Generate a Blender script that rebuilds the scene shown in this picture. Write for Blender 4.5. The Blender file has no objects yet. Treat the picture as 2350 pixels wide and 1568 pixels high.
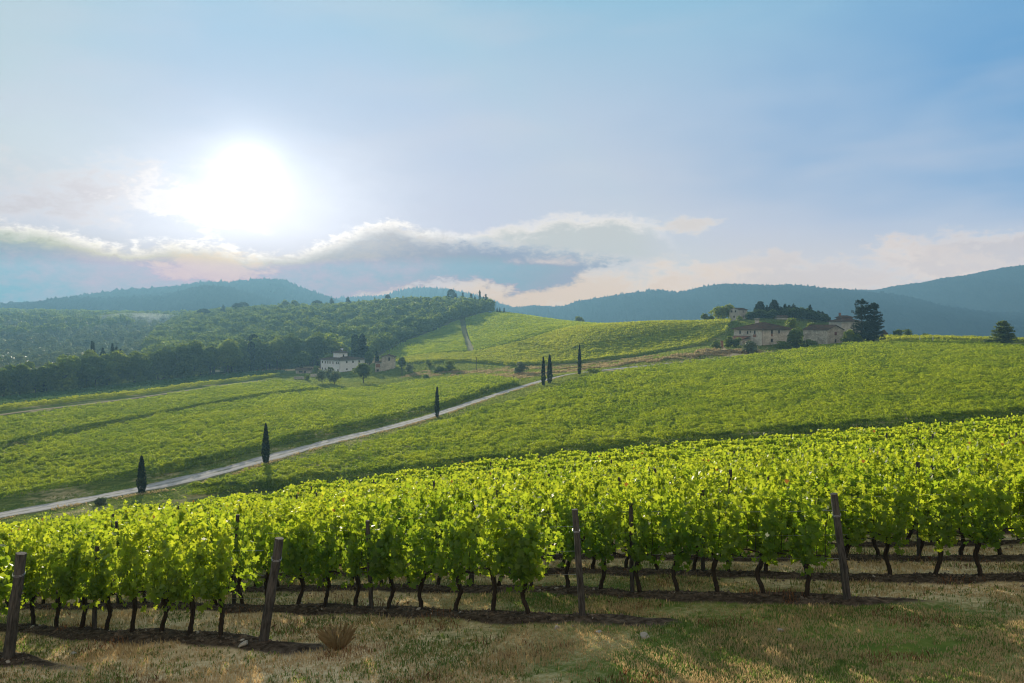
import bpy, math, random
import numpy as np
from mathutils import Vector, Matrix

# ---------------------------------------------------------------- camera, sky, sun
scene = bpy.context.scene
COL = scene.collection
F, UC, HV = 1828.0, 1175.0, 730.0      # focal length, centre column and horizon row of the photo at 2350 px wide
D2R = math.pi / 180

cam_data = bpy.data.cameras.new("camera")
cam_data.sensor_width = 36.0
cam_data.lens = 36.0 * F / 2350.0
cam_data.shift_y = -(784.0 - HV) / 2350.0
cam_data.clip_start = 0.1
cam_data.clip_end = 30000.0
camera = bpy.data.objects.new("camera", cam_data)
COL.objects.link(camera)
camera.location = (0, 0, 0)
camera.rotation_euler = (math.pi / 2, 0, 0)
scene.camera = camera

scene.view_settings.view_transform = 'Standard'
scene.view_settings.look = 'None'
scene.view_settings.exposure = 0.5
scene.view_settings.gamma = 1.0
scene.render.engine = 'CYCLES'
cy = scene.cycles
cy.use_denoising = True
cy.denoising_prefilter = 'ACCURATE'
cy.filter_width = 1.15
cy.use_adaptive_sampling = False
cy.max_bounces = 5
cy.diffuse_bounces = 2
cy.glossy_bounces = 1
cy.transmission_bounces = 4
cy.transparent_max_bounces = 4
cy.volume_bounces = 0
cy.sample_clamp_indirect = 3.0
cy.caustics_reflective = False
cy.caustics_refractive = False

SUN = Vector(((570 - UC) / F, 1.0, (HV - 400) / F)).normalized()
sun_data = bpy.data.lights.new("sun", 'SUN')
sun_data.energy = 5.0
sun_data.angle = 0.5 * D2R
sun_data.color = (1.0, 0.88, 0.68)
sun = bpy.data.objects.new("sun", sun_data)
COL.objects.link(sun)
sun.location = SUN * 300
sun.rotation_euler = SUN.to_track_quat('Z', 'Y').to_euler()

world = bpy.data.worlds.new("World")
scene.world = world
world.use_nodes = True


class NB:
    """small helper that turns python arithmetic into math nodes"""
    def __init__(self, tree):
        self.t = tree

    def new(self, kind, **kw):
        n = self.t.nodes.new(kind)
        for k, v in kw.items():
            setattr(n, k, v)
        return n

    def link(self, a, b):
        self.t.links.new(a, b)

    def setin(self, sock, v):
        if isinstance(v, S):
            v = v.s
        if isinstance(v, bpy.types.NodeSocket):
            self.link(v, sock)
        else:
            if isinstance(v, (tuple, list)) and len(v) == 3 and sock.type == 'RGBA':
                v = (*v, 1.0)
            sock.default_value = v

    def m(self, op, *args, clamp=False):
        n = self.new('ShaderNodeMath', operation=op, use_clamp=clamp)
        for i, a in enumerate(args):
            self.setin(n.inputs[i], a)
        return S(self, n.outputs[0])

    def ramp(self, x, a, b, lo=0.0, hi=1.0, smooth=True):
        n = self.new('ShaderNodeMapRange', interpolation_type='SMOOTHSTEP' if smooth else 'LINEAR')
        for i, v in enumerate((x, a, b, lo, hi)):
            self.setin(n.inputs[i], v)
        return S(self, n.outputs[0])

    def mix(self, f, a, b, blend='MIX'):
        n = self.new('ShaderNodeMix', data_type='RGBA', blend_type=blend)
        self.setin(n.inputs[0], f)
        self.setin(n.inputs[6], a)
        self.setin(n.inputs[7], b)
        return S(self, n.outputs[2])

    def noise(self, vec, scale, detail=4, rough=0.55, dist=0.0, out=0):
        n = self.new('ShaderNodeTexNoise')
        if vec is not None:
            self.setin(n.inputs['Vector'], vec)
        n.inputs['Scale'].default_value = scale
        n.inputs['Detail'].default_value = detail
        n.inputs['Roughness'].default_value = rough
        n.inputs['Distortion'].default_value = dist
        return S(self, n.outputs[out])

    def vec(self, x, y, z):
        n = self.new('ShaderNodeCombineXYZ')
        for i, v in enumerate((x, y, z)):
            self.setin(n.inputs[i], v)
        return S(self, n.outputs[0])

    def cramp(self, f, stops):
        n = self.new('ShaderNodeValToRGB')
        self.setin(n.inputs[0], f)
        e = n.color_ramp.elements
        while len(e) < len(stops):
            e.new(0.5)
        for el, (p, c) in zip(e, stops):
            el.position = p
            el.color = (*c, 1.0)
        return S(self, n.outputs[0])


class S:
    def __init__(self, nb, s):
        self.nb, self.s = nb, s

    def __add__(self, o): return self.nb.m('ADD', self, o)
    __radd__ = __add__
    def __sub__(self, o): return self.nb.m('SUBTRACT', self, o)
    def __rsub__(self, o): return self.nb.m('SUBTRACT', o, self)
    def __mul__(self, o): return self.nb.m('MULTIPLY', self, o)
    __rmul__ = __mul__
    def __truediv__(self, o): return self.nb.m('DIVIDE', self, o)
    def __rtruediv__(self, o): return self.nb.m('DIVIDE', o, self)
    def __pow__(self, o): return self.nb.m('POWER', self, o)


def lin(r, g, b):
    f = lambda c: (c / 255 / 12.92) if c / 255 <= 0.04045 else ((c / 255 + 0.055) / 1.055) ** 2.4
    return (f(r), f(g), f(b))


def build_sky():
    t = world.node_tree
    t.nodes.clear()
    n = NB(t)
    tc = n.new('ShaderNodeTexCoord')
    sep = n.new('ShaderNodeSeparateXYZ')
    n.link(tc.outputs['Generated'], sep.inputs[0])
    dx, dy, dz = (S(n, sep.outputs[i]) for i in range(3))
    az = n.m('ARCTAN2', dx, dy) * (1 / D2R)           # degrees, clockwise from straight ahead
    el = n.m('ARCSINE', dz) * (1 / D2R)               # degrees above the horizon
    sky = n.new('ShaderNodeTexSky', sky_type='NISHITA', sun_disc=False)
    sky.sun_elevation = math.asin(SUN.z)
    sky.sun_rotation = math.atan2(SUN.x, SUN.y)
    sky.air_density = 1.0
    sky.dust_density = 1.5
    nish = n.mix(1.0, (0, 0, 0), S(n, sky.outputs[0]), 'ADD')
    nish = n.mix(1.0, nish, (0.08, 0.08, 0.08), 'MULTIPLY')
    nish = n.mix(1.0, nish, (0.70, 0.75, 0.85), 'DARKEN')

    saz, sel = math.degrees(math.atan2(SUN.x, SUN.y)), math.degrees(math.asin(SUN.z))
    ddx, ddy = az - saz, el - sel
    dist = n.m('SQRT', ddx * ddx + ddy * ddy)          # degrees from the sun
    # domain-warped coordinates for the cloud noise
    cv = n.vec(az * 0.06, el * 0.16, 3.7)
    big = n.noise(cv, 1.0, 3, 0.5)
    med = n.noise(n.vec(az * 0.11, el * 0.26, 8.1), 1.6, 6, 0.6, 0.25)
    fine = n.noise(n.vec(az * 0.2, el * 0.42, 1.3), 2.4, 7, 0.62, 0.3)

    crisp = n.noise(n.vec(az * 0.9, el * 1.7, 4.4), 1.3, 6, 0.66, 0.4)
    # clear-sky gradient seen through a thin veil
    veil = n.cramp(el / 40.0, [(0.0, lin(214, 208, 206)), (0.16, lin(200, 208, 226)), (0.36, lin(182, 205, 230)),
                               (0.55, lin(150, 200, 228)), (1.0, lin(134, 190, 222))])
    deep = n.ramp(az + (big - 0.5) * 30, 6, 40) * n.ramp(az, 75, 50) * n.ramp(el, 3.5, 9) * n.ramp(el, 40, 14, 0.5, 1.0)
    col = n.mix(deep * 0.88, veil, lin(104, 166, 217))
    left = n.ramp(az, -20, -34)
    col = n.mix(left * 0.75, col, n.cramp(el / 25.0, [(0.0, lin(176, 190, 192)), (0.25, lin(205, 205, 208)), (0.45, lin(206, 222, 224)), (0.8, lin(160, 206, 220)), (1.0, lin(146, 204, 222))]))
    bands = n.ramp(n.noise(n.vec(az * 0.035 + el * 0.02, el * 0.14 - az * 0.012, 5.5), 1.0, 4, 0.5), 0.42, 0.66)
    col = n.mix(bands * 0.55 * n.ramp(el, 26, 12, 0.45, 1.0), col, lin(203, 212, 228))
    col = n.mix(0.88, nish, col)

    def ellipse(a, b, sa, sb, tilt=0.0):
        x = (az - a) / sa
        y = (el - b - (az - a) * tilt) / sb
        return 1.0 - n.m('SQRT', x * x + y * y)

    def cloud(col, e, amp, lo, hi, body, rim, rimk, opac=1.0, nz=None):
        d = e + ((nz or med) - 0.5) * amp * 1.5 + (fine - 0.5) * amp * 0.9 + (crisp - 0.5) * amp * 0.7
        mask = n.ramp(d, lo - 0.1, hi + 0.25) * opac
        inner = n.ramp(d, lo + 0.03, hi + 0.30)
        c = n.mix(inner, rim, body)
        return n.mix(mask * rimk, col, c)

    near_sun = n.ramp(dist, 28, 6)
    rim_c = n.mix(near_sun, lin(236, 226, 216), (1.25, 1.22, 1.18))
    # low cream clouds along the right horizon
    col = cloud(col, ellipse(33, 4.1, 9, 2.0, 0.09), 1.5, 0.0, 0.3, lin(206, 201, 203), lin(242, 226, 212), 1.0, 0.85)
    col = cloud(col, ellipse(19, 2.8, 15, 1.5, 0.03), 1.9, -0.05, 0.35, lin(214, 206, 204), lin(238, 222, 208), 1.0, 0.7)
    col = cloud(col, ellipse(4, 2.0, 12, 2.4, 0.02), 1.4, -0.1, 0.35, lin(226, 212, 200), lin(240, 226, 214), 1.0, 0.85)
    col = cloud(col, ellipse(12.8, 6.5, 3.2, 0.8), 1.6, 0.0, 0.3, lin(222, 214, 208), lin(240, 230, 218), 1.0, 0.8)
    # big cloud bank: its upper and lower edges given as elevation against azimuth
    def edge(pts):
        st = []
        for (u, v) in pts:
            a_ = math.degrees(math.atan((u - UC) / F))
            e_ = math.degrees(math.atan((HV - v) / F * math.cos(math.radians(a_))))
            st.append(((a_ + 40) / 80, (max(e_ + 2, 0) / 18,) * 3))
        r_ = n.cramp((az + 40) / 80, st)
        g_ = n.new('ShaderNodeSeparateColor')
        n.setin(g_.inputs[0], r_)
        return S(n, g_.outputs[0]) * 18 - 2

    def by_az(pts):
        return n.cramp((az + 40) / 80, [((math.degrees(math.atan((u - UC) / F)) + 40) / 80, lin(*c)) for u, c in pts])

    puff = (fine - 0.5) * 2.4 + (med - 0.5) * 1.0 + (crisp - 0.5) * 1.7
    # upper pale cloud of the centre
    t2 = edge([(1000, 560), (1100, 525), (1200, 512), (1280, 494), (1400, 487), (1490, 500), (1530, 525), (1560, 565), (1600, 610)])
    b2 = edge([(800, 505), (900, 512), (1100, 545), (1300, 575), (1540, 592), (1600, 596)])
    d2 = n.m('MINIMUM', t2 - el + puff * 0.8, (el - b2) * 1.5 + 0.5)
    c2 = n.mix(n.ramp(t2 - el + puff * 0.9, 0.1, 1.3), lin(246, 240, 234), lin(200, 206, 208))
    col = n.mix(n.ramp(d2, -0.25, 0.75) * n.ramp(az, 12.5, 8.0), col, c2)
    # main bank
    t1 = edge([(-200, 498), (0, 506), (130, 520), (215, 548), (300, 562), (380, 548), (470, 552), (580, 578), (680, 574), (760, 545), (840, 512), (905, 504), (1000, 528), (1150, 548), (1300, 566), (1440, 585), (1500, 594), (1540, 640)])
    b1 = edge([(-200, 760), (500, 740), (690, 700), (830, 684), (900, 668), (1020, 650), (1100, 652), (1200, 680), (1300, 652), (1400, 616), (1470, 600), (1560, 592)])
    wedge = n.ramp(az, -9, -3)
    d1 = n.m('MINIMUM', t1 - el + puff * (0.85 - 0.70 * wedge), el - b1 + puff * 1.0)
    base1 = by_az([(-200, (140, 170, 172)), (60, (150, 176, 168)), (230, (180, 186, 172)), (420, (180, 182, 174)), (600, (168, 180, 188)), (850, (160, 174, 192)), (1150, (150, 166, 190)), (1500, (168, 180, 196))])
    lowl = n.ramp(az, -16, -26) * n.ramp(el, 3.2, 0.5)
    base1 = n.mix(lowl * 0.8, base1, lin(146, 172, 180))
    tone = n.ramp(puff, -1.0, 1.0)
    base1 = n.mix(tone * 0.40, base1, n.mix(n.ramp(az, -8, -2), lin(222, 210, 194), lin(176, 192, 206)))
    topd = t1 - el + puff * 0.95
    rimc = n.mix(n.ramp(az, -6, 2), (1.15, 1.10, 1.04), lin(190, 200, 208))
    rimc = n.mix(n.ramp(crisp * 0.6 + fine * 0.4, 0.38, 0.60), lin(214, 212, 210), rimc)
    c1 = n.mix(n.ramp(topd, 0.05, 1.4), rimc, base1)
    col = n.mix(n.ramp(d1, -0.25, 0.6), col, c1)
    # pink lit holes in the dark body
    hole = n.ramp(ellipse(2.6, 4.0, 5.5, 0.7, -0.02) + (med - 0.5) * 2.6 + (fine - 0.5) * 1.2, 0.35, 0.95)
    col = n.mix(hole * 0.7, col, lin(226, 212, 206))
    warm = n.ramp(ellipse(-20.5, 3.4, 5.0, 1.7) + (fine - 0.5) * 2.2, 0.15, 0.6)
    col = n.mix(warm * 0.45, col, lin(246, 222, 192))
    # small dark streak under the sun, a grey veil on the left
    col = cloud(col, ellipse(-20.2, 6.9, 3.6, 0.62, -0.28), 1.1, 0.05, 0.45, lin(206, 208, 214), lin(236, 234, 234), 1.0, 0.85)
    col = cloud(col, ellipse(-28, 8.0, 10, 2.0, 0.05), 1.8, -0.1, 0.7, lin(204, 200, 206), lin(232, 228, 228), 1.0, 0.75)
    col = cloud(col, ellipse(-22.5, 7.6, 4.5, 1.5, -0.1), 2.4, 0.0, 0.6, lin(222, 222, 226), lin(255, 252, 250), 1.0, 0.9)
    # light of the sun in the thin cloud round it
    glow = n.m('EXPONENT', dist * (-1 / 0.95)) * 1.9
    oval = n.m('SQRT', ddx * ddx * 0.55 + (ddy + 1.8) * (ddy + 1.8) * 1.4)
    hy = ddy + 2.1 + (med - 0.5) * 2.0
    hx = ddx + (fine - 0.5) * 3.0
    halo = n.m('EXPONENT', hx * hx * (-1 / 75.0) - hy * hy * (1 / 20.0)) * 0.36
    wide = n.m('EXPONENT', dist * (-1 / 10.0)) * 0.15
    low = n.ramp(el, 2.8, 6.2, 0.25, 1.0)
    gl = (glow + (halo + wide) * low)
    glc = n.new('ShaderNodeVectorMath', operation='SCALE')
    glc.inputs[0].default_value = (1.0, 0.98, 0.95)
    n.setin(glc.inputs['Scale'], gl)
    col = n.mix(1.0, col, S(n, glc.outputs[0]), 'ADD')
    # the valley haze dims this far sky and adds its own light on top: allow for both here
    elr = n.m('MAXIMUM', el, 0.3) * D2R
    path = n.m('MINIMUM', HAZE_TOP / n.m('SINE', elr), HAZE_FAR / n.m('MAXIMUM', n.m('COSINE', az * D2R), 0.6))
    T = n.m('EXPONENT', path * (-HAZE_D))
    cosd = n.m('COSINE', n.m('MINIMUM', dist, 180.0) * D2R)
    hg = n.m('POWER', 0.36 / (1.16 - 0.8 * cosd), 1.5)
    sv = n.new('ShaderNodeVectorMath', operation='SCALE')
    sv.inputs[0].default_value = HAZE_SRC
    n.setin(sv.inputs['Scale'], hg * (1.0 - T))
    cd = n.new('ShaderNodeVectorMath', operation='SCALE')
    n.setin(cd.inputs[0], col)
    cd.inputs['Scale'].default_value = 0.665
    sb = n.new('ShaderNodeVectorMath', operation='SUBTRACT')
    n.link(cd.outputs[0], sb.inputs[0])
    n.link(sv.outputs[0], sb.inputs[1])
    dv = n.new('ShaderNodeVectorMath', operation='SCALE')
    n.link(sb.outputs[0], dv.inputs[0])
    n.setin(dv.inputs['Scale'], 1.0 / T)
    mxv = n.new('ShaderNodeVectorMath', operation='MAXIMUM')
    n.link(dv.outputs[0], mxv.inputs[0])
    mxv.inputs[1].default_value = (0.02, 0.03, 0.04)
    # the sky away from the sun is a warm fill added for shaded faces
    away = n.ramp(dist, 42, 110, 1.0, SKY_AWAY)
    warmth = n.mix(n.ramp(dist, 60, 120), S(n, mxv.outputs[0]), (0.62, 0.57, 0.50))
    below = n.ramp(el, -6, -0.5, 0.35, 1.0)
    sc = n.new('ShaderNodeVectorMath', operation='SCALE')
    n.setin(sc.inputs[0], warmth)
    n.setin(sc.inputs['Scale'], away * below)
    bg = n.new('ShaderNodeBackground')
    n.link(sc.outputs[0], bg.inputs[0])
    bg.inputs[1].default_value = 1.0
    out = n.new('ShaderNodeOutputWorld')
    n.link(bg.outputs[0], out.inputs[0])


SKY_AWAY = 0.74
HAZE_COL, HAZE_D, HAZE_G, HAZE_TOP, HAZE_FAR = (0.24, 0.49, 0.72), 2.65e-4, 0.4, 205.0, 3150.0
HAZE_SRC = (0.385, 0.65, 0.78)
build_sky()

# ---------------------------------------------------------------- terrain as a height function
# each line: control points (column, distance, height) of a contour that runs across the valley
def gauss(a, s):
    k = np.exp(-0.5 * (np.arange(-3 * s, 3 * s + 1) / s) ** 2)
    k /= k.sum()
    return np.convolve(np.pad(a, 3 * s, mode='edge'), k, mode='valid')


UG = np.arange(-1000, 3400, 10.0)
LINES = [
    [(-300, 3, -3.6), (1175, 3, -3.3), (2350, 3, -3.1)],
    [(-300, 9, -5.5), (20, 9, -5.25), (605, 9, -5.0), (1330, 9, -4.65), (1945, 9, -4.4), (2500, 9, -4.2)],
    [(-300, 13.6, -6.1), (20, 13.6, -5.88), (605, 13.5, -5.54), (1330, 13.5, -5.13), (1945, 13.7, -4.88), (2350, 13.7, -4.65), (2600, 13.7, -4.5)],
    [(-300, 43, -13.7), (0, 45, -13.6), (430, 50, -13.4), (800, 53, -12.6), (1175, 56, -11.75), (1700, 59, -10.8), (2350, 62, -9.55), (2700, 63, -9.0)],
    [(-300, 75, -22.5), (0, 80, -22), (228, 92, -23.6), (400, 106, -24.5), (600, 110, -24.1), (800, 112, -23.3), (1175, 110, -20.2), (1700, 112, -17.6), (2350, 115, -14.6), (2700, 116, -13.5)],
    [(-300, 92, -25.2), (0, 100, -24.9), (228, 108.5, -24.6), (455, 119, -24.3), (764, 154, -23.8), (901, 170, -23.5), (998, 187, -23), (1122, 220, -21.8), (1231, 246, -20.2), (1317, 261, -18.6), (1557, 285, -16.2), (1770, 305, -13.8), (1940, 320, -10.9), (2150, 310, -10.1), (2350, 300, -10.2), (2700, 300, -9.5)],
    [(-300, 190, -29), (0, 230, -27.9), (325, 281, -28.3), (536, 347, -28.7), (640, 384, -29), (780, 340, -28.6), (900, 340, -27.6), (1000, 335, -25.4), (1100, 320, -22.6), (1200, 300, -20.6), (1317, 287, -19.4), (1557, 310, -14.4), (1750, 332, -11.4), (1900, 335, -11), (2020, 338, -10.2), (2150, 340, -9.6), (2350, 345, -10.6), (2700, 345, -11)],
    [(-300, 318, -34), (0, 326, -33), (220, 364, -32.5), (385, 406, -32), (600, 453, -31), (650, 462, -30.6), (780, 440, -29.6), (880, 410, -27), (940, 400, -22.5), (1075, 375, -21.4), (1175, 328, -20.1), (1340, 318, -18.4), (1470, 333, -16.4), (1607, 350, -12.5), (1750, 372, -8), (1900, 385, -8), (2020, 385, -8.8), (2150, 390, -9.6), (2350, 395, -14)],
    [(-300, 600, -31), (0, 600, -30), (385, 600, -27), (600, 600, -22), (800, 600, -17), (940, 560, -17), (1075, 520, -14), (1175, 480, -9.5), (1340, 440, -5.8), (1500, 430, -3.2), (1640, 430, -3.0), (1700, 435, -1.3), (1800, 440, 0.2), (1900, 440, -2.5), (1980, 445, -9), (2350, 450, -18)],
    [(-300, 1350, 4), (0, 1350, 4), (200, 1300, 1), (385, 1150, -3), (500, 1000, 0), (600, 950, 3), (800, 930, 6), (900, 910, 11), (1000, 900, 12.5), (1100, 850, 8), (1150, 720, 3.5), (1190, 700, 2.6), (1250, 700, -1.7), (1291, 650, -3.8), (1385, 600, -6), (1500, 560, -6.5), (1700, 530, -1), (1800, 530, 0.5), (1900, 530, -6), (2000, 560, -22), (2350, 600, -34)],
    [(-300, 1900, -30), (0, 1900, -30), (600, 1500, -35), (1100, 1300, -35), (1300, 1200, -40), (2350, 1200, -50)],
    [(-300, 4000, -60), (2350, 4000, -60)],
    [(-300, 9000, -60), (2350, 9000, -60)],
]
KY = np.array([gauss(np.interp(UG, [p[0] for p in L], [p[1] for p in L]), 3) for L in LINES])
KZ = np.array([gauss(np.interp(UG, [p[0] for p in L], [p[2] for p in L]), 3) for L in LINES])
KL = np.log(KY)
_h = np.diff(KL, axis=0)
_d = np.diff(KZ, axis=0) / _h
KM = np.zeros_like(KZ)
_w1 = 2 * _h[1:] + _h[:-1]
_w2 = _h[1:] + 2 * _h[:-1]
_same = (_d[1:] * _d[:-1]) > 0
with np.errstate(divide='ignore', invalid='ignore'):
    _hm = (_w1 + _w2) / (_w1 / _d[:-1] + _w2 / _d[1:])
KM[1:-1] = np.where(_same, _hm, 0.0)
KM[0] = _d[0]
KM[-1] = 0.0

# vine rows of the near vineyard
RD = np.array([-math.cos(27 * D2R), math.sin(27 * D2R)])     # along a row, going away to the left
RN = np.array([math.sin(27 * D2R), math.cos(27 * D2R)])      # across the rows, going away
ROWC = [8.2, 10.1, 12.55, 14.75] + [16.95 + 2.2 * i for i in range(30)]


def smooth_noise(x, y, s, seed=0.0):
    a = np.sin(x / s * 1.7 + seed) * np.cos(y / s * 1.3 - seed * 2.1)
    b = np.sin((x * 0.8 + y * 0.6) / s * 3.1 + 1.3 * seed) * 0.5
    c = np.sin((x * -0.5 + y * 0.9) / s * 5.3 + 2.7 * seed) * 0.28
    return (a + b + c) / 1.78


_HT = np.random.RandomState(4242).rand(65536)


def vnoise(a, b, seed=0):
    """smooth random field of period-free bumps, -1..1"""
    a0, b0 = np.floor(a).astype(np.int64), np.floor(b).astype(np.int64)
    fa, fb = a - a0, b - b0
    fa, fb = fa * fa * (3 - 2 * fa), fb * fb * (3 - 2 * fb)
    h = lambda i, j: _HT[(i * 7919 + j * 104729 + seed * 31337) & 65535]
    v = (h(a0, b0) * (1 - fa) + h(a0 + 1, b0) * fa) * (1 - fb) + (h(a0, b0 + 1) * (1 - fa) + h(a0 + 1, b0 + 1) * fa) * fb
    return v * 2 - 1


def column(x, y):
    return UC + F * np.asarray(x) / np.maximum(np.asarray(y), 8.0)


def ground_z(x, y):
    x = np.atleast_1d(np.asarray(x, float))
    y = np.atleast_1d(np.asarray(y, float))
    u = np.clip(column(x, y), UG[0], UG[-1] - 1)
    fi = (u - UG[0]) / 10.0
    i0 = fi.astype(int)
    fr = fi - i0
    ly = np.log(np.clip(y, 3.001, 8990))
    z = np.zeros_like(x)
    K = len(LINES)
    lerp = lambda A, k: A[k, i0] * (1 - fr) + A[k, i0 + 1] * fr
    lo = lerp(KL, 0)
    for k in range(K - 1):
        hi = lerp(KL, k + 1)
        m = (ly >= lo) & (ly < hi)
        if k == 0:
            m |= ly < lo
        if m.any():
            h = np.maximum(hi - lo, 1e-4)
            s = (ly - lo) / h
            z0, z1, m0, m1 = lerp(KZ, k), lerp(KZ, k + 1), lerp(KM, k), lerp(KM, k + 1)
            v = (1 + 2 * s) * (1 - s) ** 2 * z0 + s * (1 - s) ** 2 * h * m0 + s * s * (3 - 2 * s) * z1 + s * s * (s - 1) * h * m1
            z = np.where(m, v, z)
        lo = hi
    near = y < 3
    z = np.where(near, -1.7 - np.clip(y, 0, 3) * 0.55 + np.clip(-y, 0, 25) * 0.03, z)
    z = z + smooth_noise(x, y, 40, 1.0) * 0.25 * np.clip((y - 60) / 100, 0, 1)
    return z


def soil_mask(x, y):
    """1 on the dug soil mound under each vine row of the near vineyard"""
    c = x * RN[0] + y * RN[1]
    c = c + 0.10 * np.sin(x * 1.7 + y) + 0.05 * np.sin(x * 5.1 + y * 3)
    d = np.min(np.abs(c[None, :] - np.array(ROWC[:24])[:, None] + 0.12), axis=0) if c.size else c
    m = np.clip(1.25 - d / 0.50, 0, 1)
    end = np.clip((y - 12.6 - 0.25 * np.sin(x * 2.1)) / 0.8, 0, 1)
    return m * m * (3 - 2 * m) * end * (y < 60)


def surf_z(x, y):
    z = ground_z(x, y)
    near = (y > 8) & (y < 60)
    if near.any():
        xs, ys = x[near], y[near]
        b = np.zeros_like(xs)
        for i in range(0, len(xs), 40000):
            s = slice(i, i + 40000)
            b[s] = soil_mask(xs[s], ys[s])
        rough = 0.03 * smooth_noise(xs, ys, 0.35, 2.0) + 0.05 * smooth_noise(xs, ys, 1.4, 5.0)
        z[near] += b * (0.09 + 0.02 * smooth_noise(xs, ys, 0.22, 9.0)) + rough * 0.6
    return z


def P(u, y):
    x = (u - UC) / F * y
    return x, y, float(surf_z(np.array([x]), np.array([float(y)]))[0])


# ---------------------------------------------------------------- scene bookkeeping
def tag(o, label=None, cat=None, group=None, kind=None):
    if label: o['label'] = label
    if cat: o['category'] = cat
    if group: o['group'] = group
    if kind: o['kind'] = kind
    return o


def empty(name, loc, rz=0.0):
    o = bpy.data.objects.new(name, None)
    o.empty_display_size = 0.3
    COL.objects.link(o)
    o.location = loc
    o.rotation_euler = (0, 0, rz)
    return o


def link_mesh(name, me, parent=None, loc=None):
    o = bpy.data.objects.new(name, me)
    COL.objects.link(o)
    if parent is not None:
        o.parent = parent
    if loc is not None:
        o.location = loc
    return o


def np_mesh(name, verts, faces=None, mat=None, ngon=None, rnd=None, vattr=None, smooth=False):
    """verts (n,3); faces (m,k) with constant k, or None when ngon=k and verts come k by k"""
    me = bpy.data.meshes.new(name)
    verts = np.ascontiguousarray(verts, dtype=np.float32)
    nv = len(verts)
    if faces is None:
        m, k = nv // ngon, ngon
        idx = np.arange(nv, dtype=np.int32)
    else:
        faces = np.ascontiguousarray(faces, dtype=np.int32)
        m, k = faces.shape
        idx = faces.ravel()
    me.vertices.add(nv)
    me.vertices.foreach_set("co", verts.ravel())
    me.loops.add(m * k)
    me.loops.foreach_set("vertex_index", idx)
    me.polygons.add(m)
    me.polygons.foreach_set("loop_start", np.arange(0, m * k, k, dtype=np.int32))
    me.polygons.foreach_set("loop_total", np.full(m, k, dtype=np.int32))
    if smooth:
        me.polygons.foreach_set("use_smooth", np.ones(m, dtype=bool))
    if rnd is not None:
        a = me.attributes.new("rnd", 'FLOAT', 'FACE')
        a.data.foreach_set("value", np.asarray(rnd, dtype=np.float32))
    for nm, arr in (vattr or {}).items():
        a = me.attributes.new(nm, 'FLOAT', 'POINT')
        a.data.foreach_set("value", np.asarray(arr, dtype=np.float32))
    me.update(calc_edges=True)
    if mat: me.materials.append(mat)
    return me


def grid_faces(nr, nc):
    i = np.arange(nr - 1)[:, None] * nc + np.arange(nc - 1)[None, :]
    return np.stack([i, i + 1, i + nc + 1, i + nc], -1).reshape(-1, 4)


# ---------------------------------------------------------------- materials
def new_mat(name):
    m = bpy.data.materials.new(name)
    m.use_nodes = True
    m.node_tree.nodes.clear()
    n = NB(m.node_tree)
    out = n.new('ShaderNodeOutputMaterial')
    return m, n, out


def attr(n, name):
    a = n.new('ShaderNodeAttribute', attribute_name=name)
    return S(n, a.outputs['Fac'])


def objco(n):
    return S(n, n.new('ShaderNodeTexCoord').outputs['Object'])


def principled(n, out, color, rough=0.9, spec=0.2, bump=None, bump_dist=0.02, bump_str=0.6):
    p = n.new('ShaderNodeBsdfPrincipled')
    n.setin(p.inputs['Base Color'], color)
    n.setin(p.inputs['Roughness'], rough)
    p.inputs['Specular IOR Level'].default_value = spec
    if bump is not None:
        b = n.new('ShaderNodeBump')
        b.inputs['Strength'].default_value = bump_str
        b.inputs['Distance'].default_value = bump_dist
        n.setin(b.inputs['Height'], bump)
        n.link(b.outputs[0], p.inputs['Normal'])
    n.link(p.outputs[0], out.inputs['Surface'])
    return p


def leaf_mat(name, c0, c1, t0, t1, tfac=0.5, rough=0.45, spec=0.35, patch=8.0, odd=None, oddp=0.0):
    """two-sided leaf: reflects c0..c1, lets light through as t0..t1, varied leaf by leaf and patch by patch"""
    m, n, out = new_mat(name)
    r = attr(n, 'rnd')
    co = S(n, n.new('ShaderNodeNewGeometry').outputs['Position'])
    pn = n.noise(co, 1.0 / patch, 3, 0.6)
    f = n.m('ADD', r * 0.65, n.ramp(pn, 0.35, 0.65) * 0.35, clamp=True)
    c = n.mix(f, c0, c1)
    tcol = n.mix(f, t0, t1)
    if odd:
        sel = n.ramp(r, 1.0 - oddp, 1.0 - oddp * 0.6)
        c = n.mix(sel, c, odd)
        tcol = n.mix(sel, tcol, tuple(v * 1.6 for v in odd))
    p = n.new('ShaderNodeBsdfPrincipled')
    n.setin(p.inputs['Base Color'], c)
    p.inputs['Roughness'].default_value = rough
    p.inputs['Specular IOR Level'].default_value = spec
    tr = n.new('ShaderNodeBsdfTranslucent')
    n.setin(tr.inputs[0], tcol)
    mx = n.new('ShaderNodeMixShader')
    mx.inputs[0].default_value = tfac
    n.link(p.outputs[0], mx.inputs[1])
    n.link(tr.outputs[0], mx.inputs[2])
    n.link(mx.outputs[0], out.inputs['Surface'])
    return m


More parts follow.
